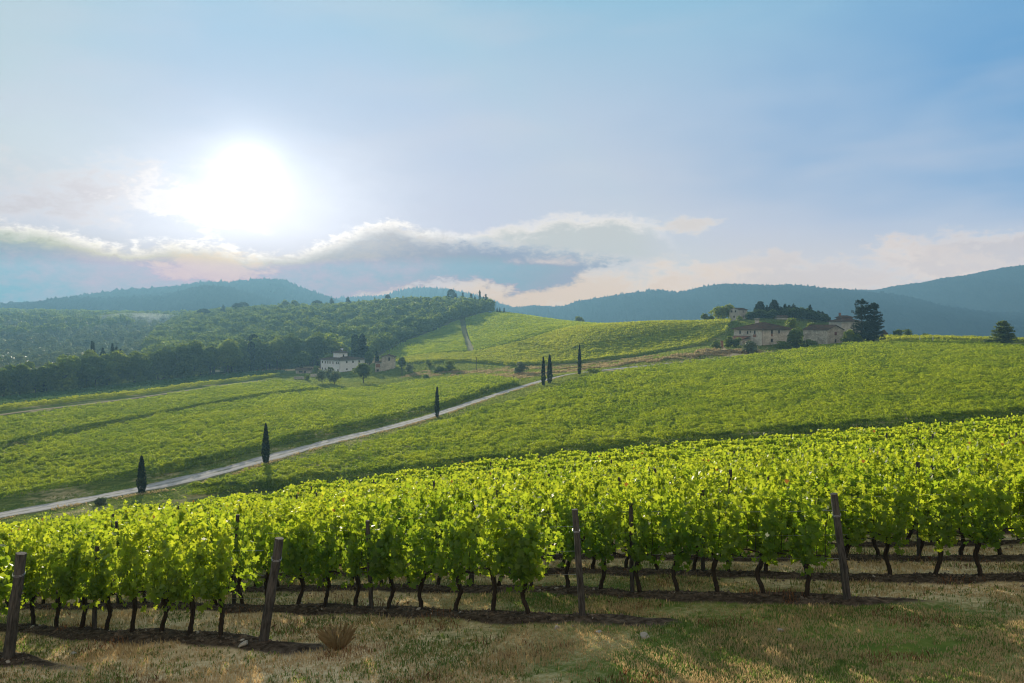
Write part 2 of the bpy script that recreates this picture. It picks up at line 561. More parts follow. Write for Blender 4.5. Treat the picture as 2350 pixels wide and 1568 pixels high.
def ground_mat():
    m, n, out = new_mat("ground_cover")
    co = objco(n)
    soil, dry, wood = attr(n, 'soil'), attr(n, 'dry'), attr(n, 'wood')
    big = n.noise(co, 0.05, 4, 0.6)
    med = n.noise(co, 0.6, 5, 0.6)
    fine = n.noise(co, 9.0, 4, 0.7)
    green = n.mix(n.ramp(med, 0.35, 0.7), (0.08, 0.125, 0.025), (0.17, 0.20, 0.045))
    tan = n.mix(n.ramp(fine, 0.3, 0.7), (0.44, 0.33, 0.19), (0.68, 0.55, 0.34))
    f = n.ramp(med * 0.6 + big * 0.4 + (dry - 0.5) * 0.9 + (fine - 0.5) * 0.3, 0.35, 0.68)
    c = n.mix(f, green, tan)
    dirt = n.mix(n.ramp(fine * 0.6 + n.noise(co, 3.0, 5, 0.7) * 0.4, 0.38, 0.68), (0.030, 0.022, 0.016), (0.13, 0.10, 0.075))
    c = n.mix(n.ramp(soil + (med - 0.5) * 0.7 + (fine - 0.5) * 0.6, 0.25, 0.6), c, dirt)
    c = n.mix(wood, c, n.mix(med, (0.02, 0.035, 0.012), (0.045, 0.07, 0.02)))
    principled(n, out, c, 1.0, 0.0, fine, 0.05, 0.7)
    return m


def build_ground():
    ys = np.concatenate([np.array([-400, -120, -40, -25, -12, -6, -3, -1, 0, 1, 2, 3, 4, 5, 6, 7]),
                         8 * 1.005 ** np.arange(0, 265), 30 * 1.011 ** np.arange(0, 480)])
    ys = np.unique(np.round(ys, 4))
    ts = np.concatenate([np.linspace(-6, -1.15, 24), np.arange(-1.1, 1.1, 0.0045), np.linspace(1.15, 6, 24)])
    Y, T = np.meshgrid(ys, ts, indexing='ij')
    X = T * np.maximum(Y, 8.0 + np.clip(-Y, 0, 400) * 2)
    x, y = X.ravel(), Y.ravel()
    z = surf_z(x, y)
    u = column(x, y)
    soil = np.zeros_like(x)
    k = (y > 8) & (y < 60)
    idx = np.nonzero(k)[0]
    for i in range(0, len(idx), 40000):
        j = idx[i:i + 40000]
        soil[j] = soil_mask(x[j], y[j])
    dry = 0.62 + 0.35 * smooth_noise(x, y, 6, 4.0)
    # dry banks above the roads and beside the stone farm
    bank = np.exp(-((u - 1420) / 330) ** 2) * np.exp(-((y - 297) / 22) ** 2)
    bank2 = np.exp(-((u - 1690) / 90) ** 2) * np.exp(-((y - 312) / 18) ** 2)
    dry = np.clip(dry + bank * 1.0 + bank2 * 1.2, 0, 1.4)
    dry = np.where((y > 64) & (y < 460), dry * 0.6 - 0.02, dry)
    dry = dry + np.exp(-((u - 1180) / 130) ** 2) * np.exp(-((y - 290) / 12) ** 2) * 0.7
    lawn = np.exp(-((u - 900) / 150) ** 2) * np.exp(-((y - 370) / 45) ** 2)
    dry = dry - lawn * 0.9
    wood = (np.clip((y - 455) / 60, 0, 1)) * (u < 1180) + np.clip((y - 720) / 100, 0, 1) * (u >= 1180)
    wood = np.clip(wood, 0, 1) * 0.9
    me = np_mesh("ground", np.stack([x, y, z], -1), grid_faces(len(ys), len(ts)), ground_mat(),
                 vattr={'soil': soil, 'dry': dry, 'wood': wood}, smooth=True)
    tag(link_mesh("ground", me), kind='structure')


build_ground()


def ridge_mat(name, c0, c1, sc):
    m, n, out = new_mat(name)
    co = objco(n)
    a = n.noise(co, sc, 6, 0.65)
    b = n.noise(co, sc * 9, 4, 0.7)
    c = n.mix(n.ramp(a * 0.6 + b * 0.4, 0.35, 0.65), c0, c1)
    principled(n, out, c, 1.0, 0.0, b, 8.0, 1.0)
    return m


def ridge(name, dist, pts, width, tree, seed, c0, c1, base=-60, spur=0.16, label=None):
    us = np.arange(pts[0][0] - 160, pts[-1][0] + 161, 1.6)
    vv = np.interp(us, [p[0] for p in pts], [p[1] for p in pts])
    s = 5
    vv = gauss(vv, s)
    rs = np.random.RandomState(seed)
    nr = 61
    rr = np.linspace(-1, 1, nr)
    x0 = (us - UC) / F * dist
    zc = (HV - vv) / F * dist
    wob = np.cumsum(rs.randn(len(us))) * 0.02
    R, XX = np.meshgrid(rr, x0, indexing='ij')
    prof = np.cos(np.clip(np.abs(R) ** 0.85, 0, 1) * math.pi / 2) ** 1.15
    Yd = dist + R * width
    spurs = smooth_noise(XX + R * width * 0.5, Yd, width * 0.35, seed) * spur * np.abs(R) * (1 - np.abs(R)) * 4
    Z = base + (zc[None, :] - base) * np.clip(prof + spurs, 0, 1.0)
    # crowns of the wood that covers the ridge
    bump = np.abs(rs.rand(nr, len(us))) ** 2.0 * tree
    conif = (rs.rand(nr, len(us)) > 0.9) * tree * 0.55
    Z = Z + (bump + conif) * np.clip(prof * 2, 0, 1)
    V = np.stack([XX * (Yd / dist) ** 0.25, Yd, Z], -1).reshape(-1, 3)
    me = np_mesh(name, V, grid_faces(nr, len(us)), ridge_mat(name, c0, c1, 1 / (width * 0.12)), smooth=False)
    return tag(link_mesh(name, me), kind='structure')


RC0, RC1 = (0.014, 0.024, 0.022), (0.035, 0.048, 0.036)
ridge("wooded_ridge", 1750, [(-300, 712), (0, 704), (91, 700), (170, 690), (234, 692), (316, 686), (371, 682), (413, 673), (445, 665), (478, 660), (523, 666), (578, 680), (618, 692), (660, 706), (760, 730)], 420, 8, 1, RC0, RC1)
ridge("mountain", 2150, [(-500, 730), (-100, 716), (60, 706), (195, 688), (275, 677), (385, 664), (468, 653), (536, 652), (591, 646), (646, 646), (675, 660), (712, 674), (750, 685), (790, 700), (860, 722)], 600, 10, 2, RC0, RC1)
ridge("mountain_far_centre", 2600, [(560, 712), (700, 694), (765, 689), (813, 686), (883, 683), (913, 673), (950, 664), (989, 665), (1034, 669), (1089, 681), (1127, 694), (1177, 711), (1240, 726)], 480, 11, 3, RC0, RC1)
ridge("mountain_right", 2300, [(1040, 724), (1181, 711), (1222, 706), (1250, 708), (1283, 710), (1330, 695), (1347, 694), (1388, 686), (1470, 672), (1503, 669), (1566, 675), (1594, 667), (1635, 660), (1676, 658), (1704, 660), (1760, 662), (1820, 659), (1880, 664), (1930, 668), (1964, 672), (2020, 678), (2080, 687), (2128, 701), (2180, 712), (2250, 722), (2350, 727), (2600, 735)], 480, 9, 4, RC0, RC1)
ridge("mountain_far_right", 2750, [(1840, 690), (1942, 671), (1976, 665), (2004, 668), (2060, 657), (2110, 653), (2160, 642), (2220, 633), (2280, 620), (2350, 610), (2500, 602), (2700, 600)], 380, 5, 5, (0.03, 0.04, 0.03), (0.06, 0.07, 0.05))

# ---------------------------------------------------------------- foliage builders
QUAD = np.array([(0, -0.5, 0), (0.42, 0.02, 0.10), (0, 0.5, -0.04), (-0.42, 0.02, 0.10)])
HEX = np.array([(0, -0.42, 0), (0.46, -0.25, 0.10), (0.40, 0.22, 0.06), (0, 0.55, -0.08), (-0.40, 0.22, 0.06), (-0.46, -0.25, 0.10)])
GRAPE = np.array([(0, -0.22, 0), (0.26, -0.44, 0.06), (0.46, -0.16, 0.12), (0.32, -0.04, 0.07), (0.48, 0.24, 0.08), (0.20, 0.20, 0.02),
                  (0, 0.58, -0.10), (-0.20, 0.20, 0.02), (-0.48, 0.24, 0.08), (-0.32, -0.04, 0.07), (-0.46, -0.16, 0.12), (-0.26, -0.44, 0.06)])


def leaf_cloud(name, C, N, size, mat, rs, tmpl=QUAD, rnd=None, hang=0.0):
    """one small leaf per centre C, facing roughly N"""
    n = len(C)
    N = N / np.maximum(np.linalg.norm(N, axis=1, keepdims=True), 1e-6)
    T = rs.randn(n, 3)
    T[:, 2] -= hang
    T -= N * np.sum(T * N, 1, keepdims=True)
    T /= np.maximum(np.linalg.norm(T, axis=1, keepdims=True), 1e-6)
    B = np.cross(N, T)
    sz = (np.asarray(size) * (0.7 + 0.6 * rs.rand(n)))[:, None, None]
    V = C[:, None, :] + sz * (tmpl[None, :, 0:1] * B[:, None, :] + tmpl[None, :, 1:2] * T[:, None, :] + tmpl[None, :, 2:3] * N[:, None, :])
    if rnd is None:
        rnd = rs.rand(n)
    return np_mesh(name, V.reshape(-1, 3), None, mat, ngon=len(tmpl), rnd=rnd)


def in_poly(px, py, poly):
    inside = np.zeros(len(px), bool)
    j = len(poly) - 1
    for i in range(len(poly)):
        xi, yi = poly[i]
        xj, yj = poly[j]
        c = ((yi > py) != (yj > py)) & (px < (xj - xi) * (py - yi) / (yj - yi + 1e-12) + xi)
        inside ^= c
        j = i
    return inside


def resample(pts, step):
    pts = np.asarray(pts, float)
    d = np.concatenate([[0], np.cumsum(np.linalg.norm(np.diff(pts, axis=0), axis=1))])
    s = np.arange(0, d[-1], step)
    return np.stack([np.interp(s, d, pts[:, 0]), np.interp(s, d, pts[:, 1])], -1), s


def uy(pts):
    return np.array([((u - UC) / F * y, y) for u, y in pts])


def field_rows(base_uy, spacing, n, poly, side=1, step=0.5, extend=60):
    """rows parallel to a base line, cut to the field outline; returns points, directions, row id, distance along"""
    b = uy(base_uy)
    b = np.vstack([b[0] - (b[1] - b[0]) / np.linalg.norm(b[1] - b[0]) * extend, b, b[-1] + (b[-1] - b[-2]) / np.linalg.norm(b[-1] - b[-2]) * extend])
    p, s = resample(b, step)
    p = np.stack([gauss(p[:, 0], 24), gauss(p[:, 1], 24)], -1)
    d = np.gradient(p, axis=0)
    d /= np.linalg.norm(d, axis=1, keepdims=True)
    nn = np.stack([-d[:, 1], d[:, 0]], -1) * side
    out = []
    for k in range(n):
        q = p + nn * spacing * (k + 0.3)
        u = UC + F * q[:, 0] / np.maximum(q[:, 1], 5)
        m = in_poly(u, q[:, 1], poly)
        if m.any():
            out.append((q[m], d[m], np.full(m.sum(), k), s[m]))
    return [np.concatenate(a) for a in zip(*out)]


def hedge(name, rows, h, w, step, mat, seed, k=0.00125, smin=0.14, cover=1.25, low=0.25, gap=0.0, label=None, tmpl=QUAD, vine=0.8, base=0.5):
    q, d, rid, s = rows
    rs = np.random.RandomState(seed)
    y = q[:, 1]
    size = np.maximum(smin, y * k)
    area = 0.7 * w + 2 * (h - base) * 0.75
    cnt = cover * area * step / (0.38 * size ** 2)
    cnt = (cnt + rs.rand(len(cnt))).astype(int)
    # some plants are weaker or missing
    vid = np.floor(s / vine + rid * 0.37).astype(int) + rid * 7919
    hv = np.random.RandomState(seed + 1).rand(4096)
    vig = hv[vid % 4096]
    cnt = np.where(vig < gap, cnt // 6, cnt)
    i = np.repeat(np.arange(len(q)), cnt)
    n = len(i)
    a = rs.rand(n) * 2 * math.pi
    sa, ca = np.sin(a), np.cos(a)
    keep = (sa > -0.2) | (rs.rand(n) < low)
    i, a, sa, ca = i[keep], a[keep], sa[keep], ca[keep]
    n = len(i)
    # loose clumps of shoots stand out and leave hollows between them
    cl = 0.7 * vnoise(s[i] * 2.4, a * 1.3 + rid[i] * 37.0, seed) + 0.25 * vnoise(s[i] * 0.45, rid[i] * 3.0 + 0 * a, seed + 1)
    drop = cl < -0.24
    r = 0.62 + 0.34 * cl + 0.42 * rs.rand(n) + (rs.rand(n) > 0.93) * rs.rand(n) * 0.35
    H = h * (0.84 + 0.28 * vig[i] + 0.16 * vnoise(s[i] * 0.6, rid[i] * 5.0, seed + 2))
    hh = (H - base) / 2
    zc = base + hh
    ww = w * 0.5 * (0.75 + 0.5 * hv[(vid[i] + 77) % 4096])
    lat = ww * np.sign(ca) * np.abs(ca) ** 0.6 * r
    ver = zc + hh * np.sign(sa) * np.abs(sa) ** 0.7 * r
    al = (rs.rand(n) - 0.5) * step
    nx, ny = -d[i, 1], d[i, 0]
    x = q[i, 0] + d[i, 0] * al + nx * lat
    yy = q[i, 1] + d[i, 1] * al + ny * lat
    gz = ground_z(q[:, 0], q[:, 1])
    z = gz[i] + ver
    N = np.stack([nx * ca, ny * ca, sa * 0.8], -1) + rs.randn(n, 3) * 0.5
    ok = ~drop
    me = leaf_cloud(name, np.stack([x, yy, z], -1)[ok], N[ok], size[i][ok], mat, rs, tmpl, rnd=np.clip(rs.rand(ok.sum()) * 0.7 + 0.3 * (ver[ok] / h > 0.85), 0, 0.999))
    print(name, n, 'leaves')
    o = link_mesh(name, me)
    return tag(o, label, "vineyard", kind='stuff')


VINE_NEAR = leaf_mat("vine_leaf", (0.035, 0.09, 0.010), (0.12, 0.19, 0.02), (0.18, 0.38, 0.015), (0.84, 0.88, 0.05), 0.55, 0.5, 0.4, 3.0, (0.22, 0.10, 0.02), 0.012)
VINE_FAR = leaf_mat("vineyard_leaf", (0.03, 0.07, 0.008), (0.13, 0.19, 0.018), (0.13, 0.28, 0.01), (0.72, 0.78, 0.03), 0.53, 0.6, 0.3, 10.0)
VINE_SHADED = leaf_mat("vineyard_leaf_shaded", (0.025, 0.06, 0.02), (0.06, 0.10, 0.03), (0.06, 0.14, 0.03), (0.16, 0.26, 0.05), 0.45, 0.7, 0.1, 14.0)  # darker copy of the vineyard leaf, tree-line shade put into its colour
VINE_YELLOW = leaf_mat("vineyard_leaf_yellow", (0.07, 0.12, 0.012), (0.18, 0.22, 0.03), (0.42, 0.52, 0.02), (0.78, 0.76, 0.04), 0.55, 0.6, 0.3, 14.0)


def wood_mat(name, c0, c1, sc=6.0):
    m, n, out = new_mat(name)
    co = objco(n)
    mp = n.new('ShaderNodeMapping')
    mp.inputs['Scale'].default_value = (1.0, 1.0, 0.12)
    n.setin(mp.inputs[0], co)
    a = n.noise(S(n, mp.outputs[0]), sc * 6, 5, 0.65)
    b = n.noise(co, sc * 0.4, 3, 0.5)
    c = n.mix(n.ramp(a * 0.7 + b * 0.3, 0.35, 0.65), c0, c1)
    principled(n, out, c, 0.85, 0.2, a, 0.02, 0.9)
    return m


BARK = wood_mat("vine_bark", (0.018, 0.013, 0.010), (0.06, 0.045, 0.034), 8)
POST = wood_mat("weathered_wood", (0.026, 0.025, 0.025), (0.115, 0.105, 0.10), 6)
TREE_BARK = wood_mat("tree_bark", (0.03, 0.024, 0.018), (0.09, 0.07, 0.05), 2)


def tube(path, radii, seg=8, cap=True, wob=0.0, rs=None):
    """tapered tube along a path of 3-D points"""
    path = np.asarray(path, float)
    T = np.gradient(path, axis=0)
    T /= np.linalg.norm(T, axis=1, keepdims=True)
    ref = np.array([0.0, 1.0, 0.0]) if abs(T[0, 1]) < 0.8 else np.array([1.0, 0, 0])
    A = np.cross(T, ref)
    A /= np.linalg.norm(A, axis=1, keepdims=True)
    B = np.cross(T, A)
    a = np.arange(seg) / seg * 2 * math.pi
    R = np.asarray(radii, float)[:, None]
    if wob and rs is not None:
        R = R * (1 + wob * rs.randn(len(path), seg))
    V = path[:, None, :] + R[:, :, None] * (np.cos(a)[None, :, None] * A[:, None, :] + np.sin(a)[None, :, None] * B[:, None, :])
    V = V.reshape(-1, 3)
    F_ = []
    for i in range(len(path) - 1):
        for j in range(seg):
            k = (j + 1) % seg
            F_.append((i * seg + j, i * seg + k, (i + 1) * seg + k, (i + 1) * seg + j))
    caps = []
    if cap:
        caps = [tuple(range(seg))[::-1], tuple(range((len(path) - 1) * seg, len(path) * seg))]
    return V, F_, caps


class MB:
    """collects pieces and links them as one mesh object"""
    def __init__(self):
        self.v, self.f = [], []

    def add(self, V, Fs):
        o = len(self.v)
        self.v.extend([tuple(map(float, p)) for p in V])
        self.f.extend([tuple(int(i) + o for i in f) for f in Fs])
        return self

    def tube(self, path, radii, seg=8, cap=True, wob=0.0, rs=None):
        V, F_, c = tube(path, radii, seg, cap, wob, rs)
        return self.add(V, F_ + c)

    def box(self, x0, x1, y0, y1, z0, z1):
        V = [(x, y, z) for z in (z0, z1) for y in (y0, y1) for x in (x0, x1)]
        return self.add(V, [(0, 2, 3, 1), (4, 5, 7, 6), (0, 1, 5, 4), (2, 6, 7, 3), (0, 4, 6, 2), (1, 3, 7, 5)])

    def mesh(self, name, mat, smooth=False):
        me = bpy.data.meshes.new(name)
        me.from_pydata(self.v, [], self.f)
        if mat: me.materials.append(mat)
        if smooth:
            me.polygons.foreach_set("use_smooth", [True] * len(me.polygons))
        me.update()
        return me

    def build(self, name, mat, parent=None, loc=None, smooth=False):
        return link_mesh(name, self.mesh(name, mat, smooth), parent, loc)


# ---------------------------------------------------------------- roads
def gravel_mat(name, c0, c1):
    m, n, out = new_mat(name)
    co = objco(n)
    a = n.noise(co, 1.3, 5, 0.65)
    b = n.noise(co, 14.0, 3, 0.7)
    c = n.mix(n.ramp(a * 0.6 + b * 0.4, 0.3, 0.7), c0, c1)
    principled(n, out, c, 1.0, 0.05, b, 0.03, 0.7)
    return m


def ribbon(name, line_uy, width, mat, lift=0.05, step=1.5, smooth=8, kind='structure', sag=0.0, nx=13):
    p, s = resample(uy(line_uy), step)
    p = np.stack([gauss(p[:, 0], smooth), gauss(p[:, 1], smooth)], -1)
    d = np.gradient(p, axis=0)
    d /= np.linalg.norm(d, axis=1, keepdims=True)
    nn = np.stack([d[:, 1], -d[:, 0]], -1)
    w = np.linspace(-0.5, 0.5, nx)
    wv = width * (1 + 0.12 * np.sin(s * 0.31) + 0.06 * np.sin(s * 1.1))
    X = p[:, None, :] + nn[:, None, :] * (w[None, :, None] * wv[:, None, None])
    x, y = X[..., 0].ravel(), X[..., 1].ravel()
    z = ground_z(x, y).reshape(len(p), nx)
    z = z + lift - np.where(np.abs(w) > 0.49, lift + 0.35, 0)[None, :]
    V = np.stack([X[..., 0], X[..., 1], z], -1).reshape(-1, 3)
    me = np_mesh(name, V, grid_faces(len(p), nx), mat, vattr={'across': np.tile(w, len(p))}, smooth=True)
    return tag(link_mesh(name, me), kind=kind), p, nn


ROAD = [(-500, 84), (-300, 91), (0, 100), (228, 108.5), (455, 119), (610, 136), (764, 154), (901, 170), (998, 187), (1122, 220), (1231, 246), (1286, 259), (1320, 266), (1400, 273), (1557, 285), (1770, 304), (1876, 314), (1940, 319), (2060, 324)]
def road_mat():
    m, n, out = new_mat("pale_gravel_with_ruts")
    co = objco(n)
    w = attr(n, 'across')
    a = n.noise(co, 0.9, 5, 0.65)
    b = n.noise(co, 9.0, 3, 0.7)
    c = n.mix(n.ramp(a * 0.6 + b * 0.4, 0.3, 0.7), (0.22, 0.21, 0.21), (0.44, 0.42, 0.41))
    rut = n.ramp(n.m('ABSOLUTE', n.m('ABSOLUTE', w) - 0.16), 0.09, 0.03)
    c = n.mix(rut * 0.5, c, (0.54, 0.52, 0.50))
    grass = n.m('MAXIMUM', n.ramp(n.m('ABSOLUTE', w) + (a - 0.5) * 0.25, 0.33, 0.42), n.ramp(n.m('ABSOLUTE', w) + (a - 0.45) * 0.3, 0.06, 0.0) * 0.7)
    c = n.mix(grass, c, (0.17, 0.17, 0.08))
    principled(n, out, c, 1.0, 0.05, b, 0.03, 0.7)
    return m


GRAVEL = road_mat()
ribbon("gravel_road", ROAD, 5.6, GRAVEL, 0.12)
ribbon("farm_lane", [(935, 352), (1000, 340), (1060, 323), (1120, 300), (1200, 282), (1260, 270), (1300, 262)], 2.6, GRAVEL, 0.10)
DIRT = gravel_mat("dry_earth", (0.15, 0.12, 0.06), (0.28, 0.21, 0.11))
ribbon("dirt_track", [(-400, 178), (-250, 192), (0, 229), (325, 282), (536, 348), (640, 384), (700, 400)], 3.2, DIRT, 0.10)
ribbon("field_track", [(1061, 620), (1066, 545), (1075, 470), (1082, 425), (1096, 402)], 4.5, gravel_mat("grassy_earth", (0.10, 0.12, 0.04), (0.22, 0.20, 0.09)), 0.10)

# ---------------------------------------------------------------- the vineyards beyond the first one
polyB = [(392, 108), (600, 110.5), (800, 113), (1175, 111), (1700, 113), (2350, 116), (2900, 118), (2900, 298), (2350, 297), (2150, 306), (1940, 310), (1770, 293), (1557, 270), (1430, 248), (1341, 224), (1286, 208), (1231, 198), (1163, 184), (1105, 178), (1039, 165), (882, 145), (764, 132), (650, 123), (552, 117), (422, 109)]
rowsB = field_rows([(300, 108), (600, 111), (800, 112), (1175, 110), (1700, 112), (2350, 115), (3000, 117)], 2.3, 110, polyB)
hedge("vineyard_rows", rowsB, 1.85, 0.95, 0.5, VINE_FAR, 11, cover=1.5, low=0.12,
      label="broad mid-distance vineyard filling the slope between the gravel road and the bright foreground vines")
b1 = rowsB[2] <= 1
hedge("vineyard_rows", [a[b1] for a in rowsB], 1.6, 0.8, 0.5, VINE_FAR, 12, cover=1.3, low=1.0, base=0.05,
      label="dark shaded front edge of the mid-distance vineyard just behind the foreground vines")

roadline = [(-500, 84), (-300, 90), (0, 99), (228, 107), (455, 118), (610, 135), (764, 154), (901, 170), (998, 188), (1122, 221), (1231, 247)]
polyC1 = [(-400, 95), (-250, 100), (0, 107), (228, 116), (455, 128), (610, 145), (764, 165), (901, 183), (998, 200), (1122, 232), (1192, 243), (1100, 300), (960, 318), (830, 303), (764, 296), (536, 232), (292, 189), (0, 148), (-250, 120), (-400, 112)]
rowsC1 = field_rows(roadline, 2.4, 60, polyC1, 1)
hedge("vineyard_rows", rowsC1, 1.85, 1.0, 0.5, VINE_FAR, 13, cover=1.4, low=0.12,
      label="long vineyard strip on the left between the gravel road and a dark grassy gap")
polyC2 = [(-400, 119), (-250, 128), (0, 158), (292, 200), (536, 246), (735, 304), (700, 318), (640, 346), (536, 318), (325, 257), (0, 206), (-250, 170), (-400, 155)]
rowsC2 = field_rows([(-400, 115), (0, 151), (292, 192), (536, 236), (764, 300)], 2.4, 50, polyC2, 1)
hedge("vineyard_rows", rowsC2, 1.8, 1.0, 0.5, VINE_FAR, 14, cover=1.4, low=0.12,
      label="upper left vineyard between the dark gap and the dirt track below the villa")
# front rows of both fields seen from the side: leaves down to the ground
for rows, sd, lb in ((rowsC1, 15, "leafy dark side of the first vine rows along the far edge of the gravel road"),
                     (rowsC2, 16, "leafy dark side of the vine rows behind the gap in the left vineyard")):
    e = rows[2] <= rows[2].min() + 2
    hedge("vineyard_rows", [a[e] for a in rows], 1.6, 0.8, 0.5, VINE_FAR, sd, cover=1.2, low=1.0, base=0.05, label=lb)
polyG = [(-400, 182), (-250, 198), (0, 236), (325, 290), (536, 358), (640, 396), (640, 404), (536, 367), (325, 299), (0, 244), (-250, 206), (-400, 190)]
rowsG = field_rows([(-400, 180), (-250, 194), (0, 232), (325, 285), (536, 352), (660, 395)], 2.3, 6, polyG, 1)
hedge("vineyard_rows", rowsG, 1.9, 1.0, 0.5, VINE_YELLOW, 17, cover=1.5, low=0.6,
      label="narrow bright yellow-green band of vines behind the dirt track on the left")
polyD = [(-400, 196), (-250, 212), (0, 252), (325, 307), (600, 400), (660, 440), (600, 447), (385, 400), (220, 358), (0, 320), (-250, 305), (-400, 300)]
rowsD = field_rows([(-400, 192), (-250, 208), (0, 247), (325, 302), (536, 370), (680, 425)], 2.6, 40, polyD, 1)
hedge("vineyard_rows", rowsD, 1.5, 1.2, 0.5, VINE_SHADED, 18, k=0.0022, cover=1.2, low=0.1,
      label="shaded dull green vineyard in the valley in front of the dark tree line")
polyE = [(925, 402), (1075, 378), (1175, 333), (1260, 324), (1340, 321), (1470, 336), (1607, 352), (1668, 385), (1676, 430), (1650, 448), (1500, 455), (1380, 470), (1200, 412), (1100, 417), (1012, 428), (910, 432)]
rowsE = field_rows([(880, 412), (940, 401), (1075, 376), (1175, 330), (1340, 319), (1470, 334), (1607, 350), (1700, 360)], 1.9, 100, polyE, 1)
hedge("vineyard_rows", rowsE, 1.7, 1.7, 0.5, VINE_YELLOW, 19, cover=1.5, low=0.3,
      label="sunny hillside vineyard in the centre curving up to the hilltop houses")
polyE2 = [(868, 470), (905, 437), (1012, 433), (1073, 426), (1067, 470), (1059, 560), (1054, 650), (1000, 605), (940, 560)]
polyE3 = [(1091, 423), (1195, 418), (1330, 462), (1420, 490), (1400, 560), (1340, 640), (1270, 692), (1190, 712), (1140, 712), (1068, 660), (1074, 560), (1084, 470)]
for pl, sd, lb in ((polyE2, 20, "small hillside vineyard below the wood, left of the straight track"),
                   (polyE3, 21, "upper hillside vineyard right of the straight track, partly in the wood's shadow")):
    r = field_rows([(850, 420), (940, 425), (1075, 415), (1175, 395), (1340, 420), (1500, 450)], 2.1, 160, pl, 1)
    hedge("vineyard_rows", r, 1.7, 1.8, 0.5, VINE_FAR, sd, cover=1.3, low=0.2, label=lb)
polyE4 = [(1132, 722), (1190, 722), (1270, 702), (1345, 652), (1400, 600), (1410, 640), (1345, 720), (1270, 760), (1150, 780)]
r = field_rows([(1100, 735), (1190, 730), (1270, 705), (1345, 655), (1420, 600)], 2.6, 40, polyE4, 1)
hedge("vineyard_rows", r, 2.0, 1.2, 0.5, VINE_YELLOW, 22, cover=1.5, low=0.5, label="thin bright vineyard on the far crest right of the wood")
polyH = [(2018, 332), (2100, 331), (2350, 330), (2700, 330), (2700, 345), (2350, 345), (2160, 362), (2030, 368)]
r = field_rows([(1950, 331), (2100, 329), (2350, 328), (2750, 328)], 2.4, 14, polyH, 1)
hedge("vineyard_rows", r, 1.9, 1.0, 0.5, VINE_YELLOW, 23, cover=1.5, low=0.8, base=0.1, label="short vine rows on the skyline right of the tall conifer")

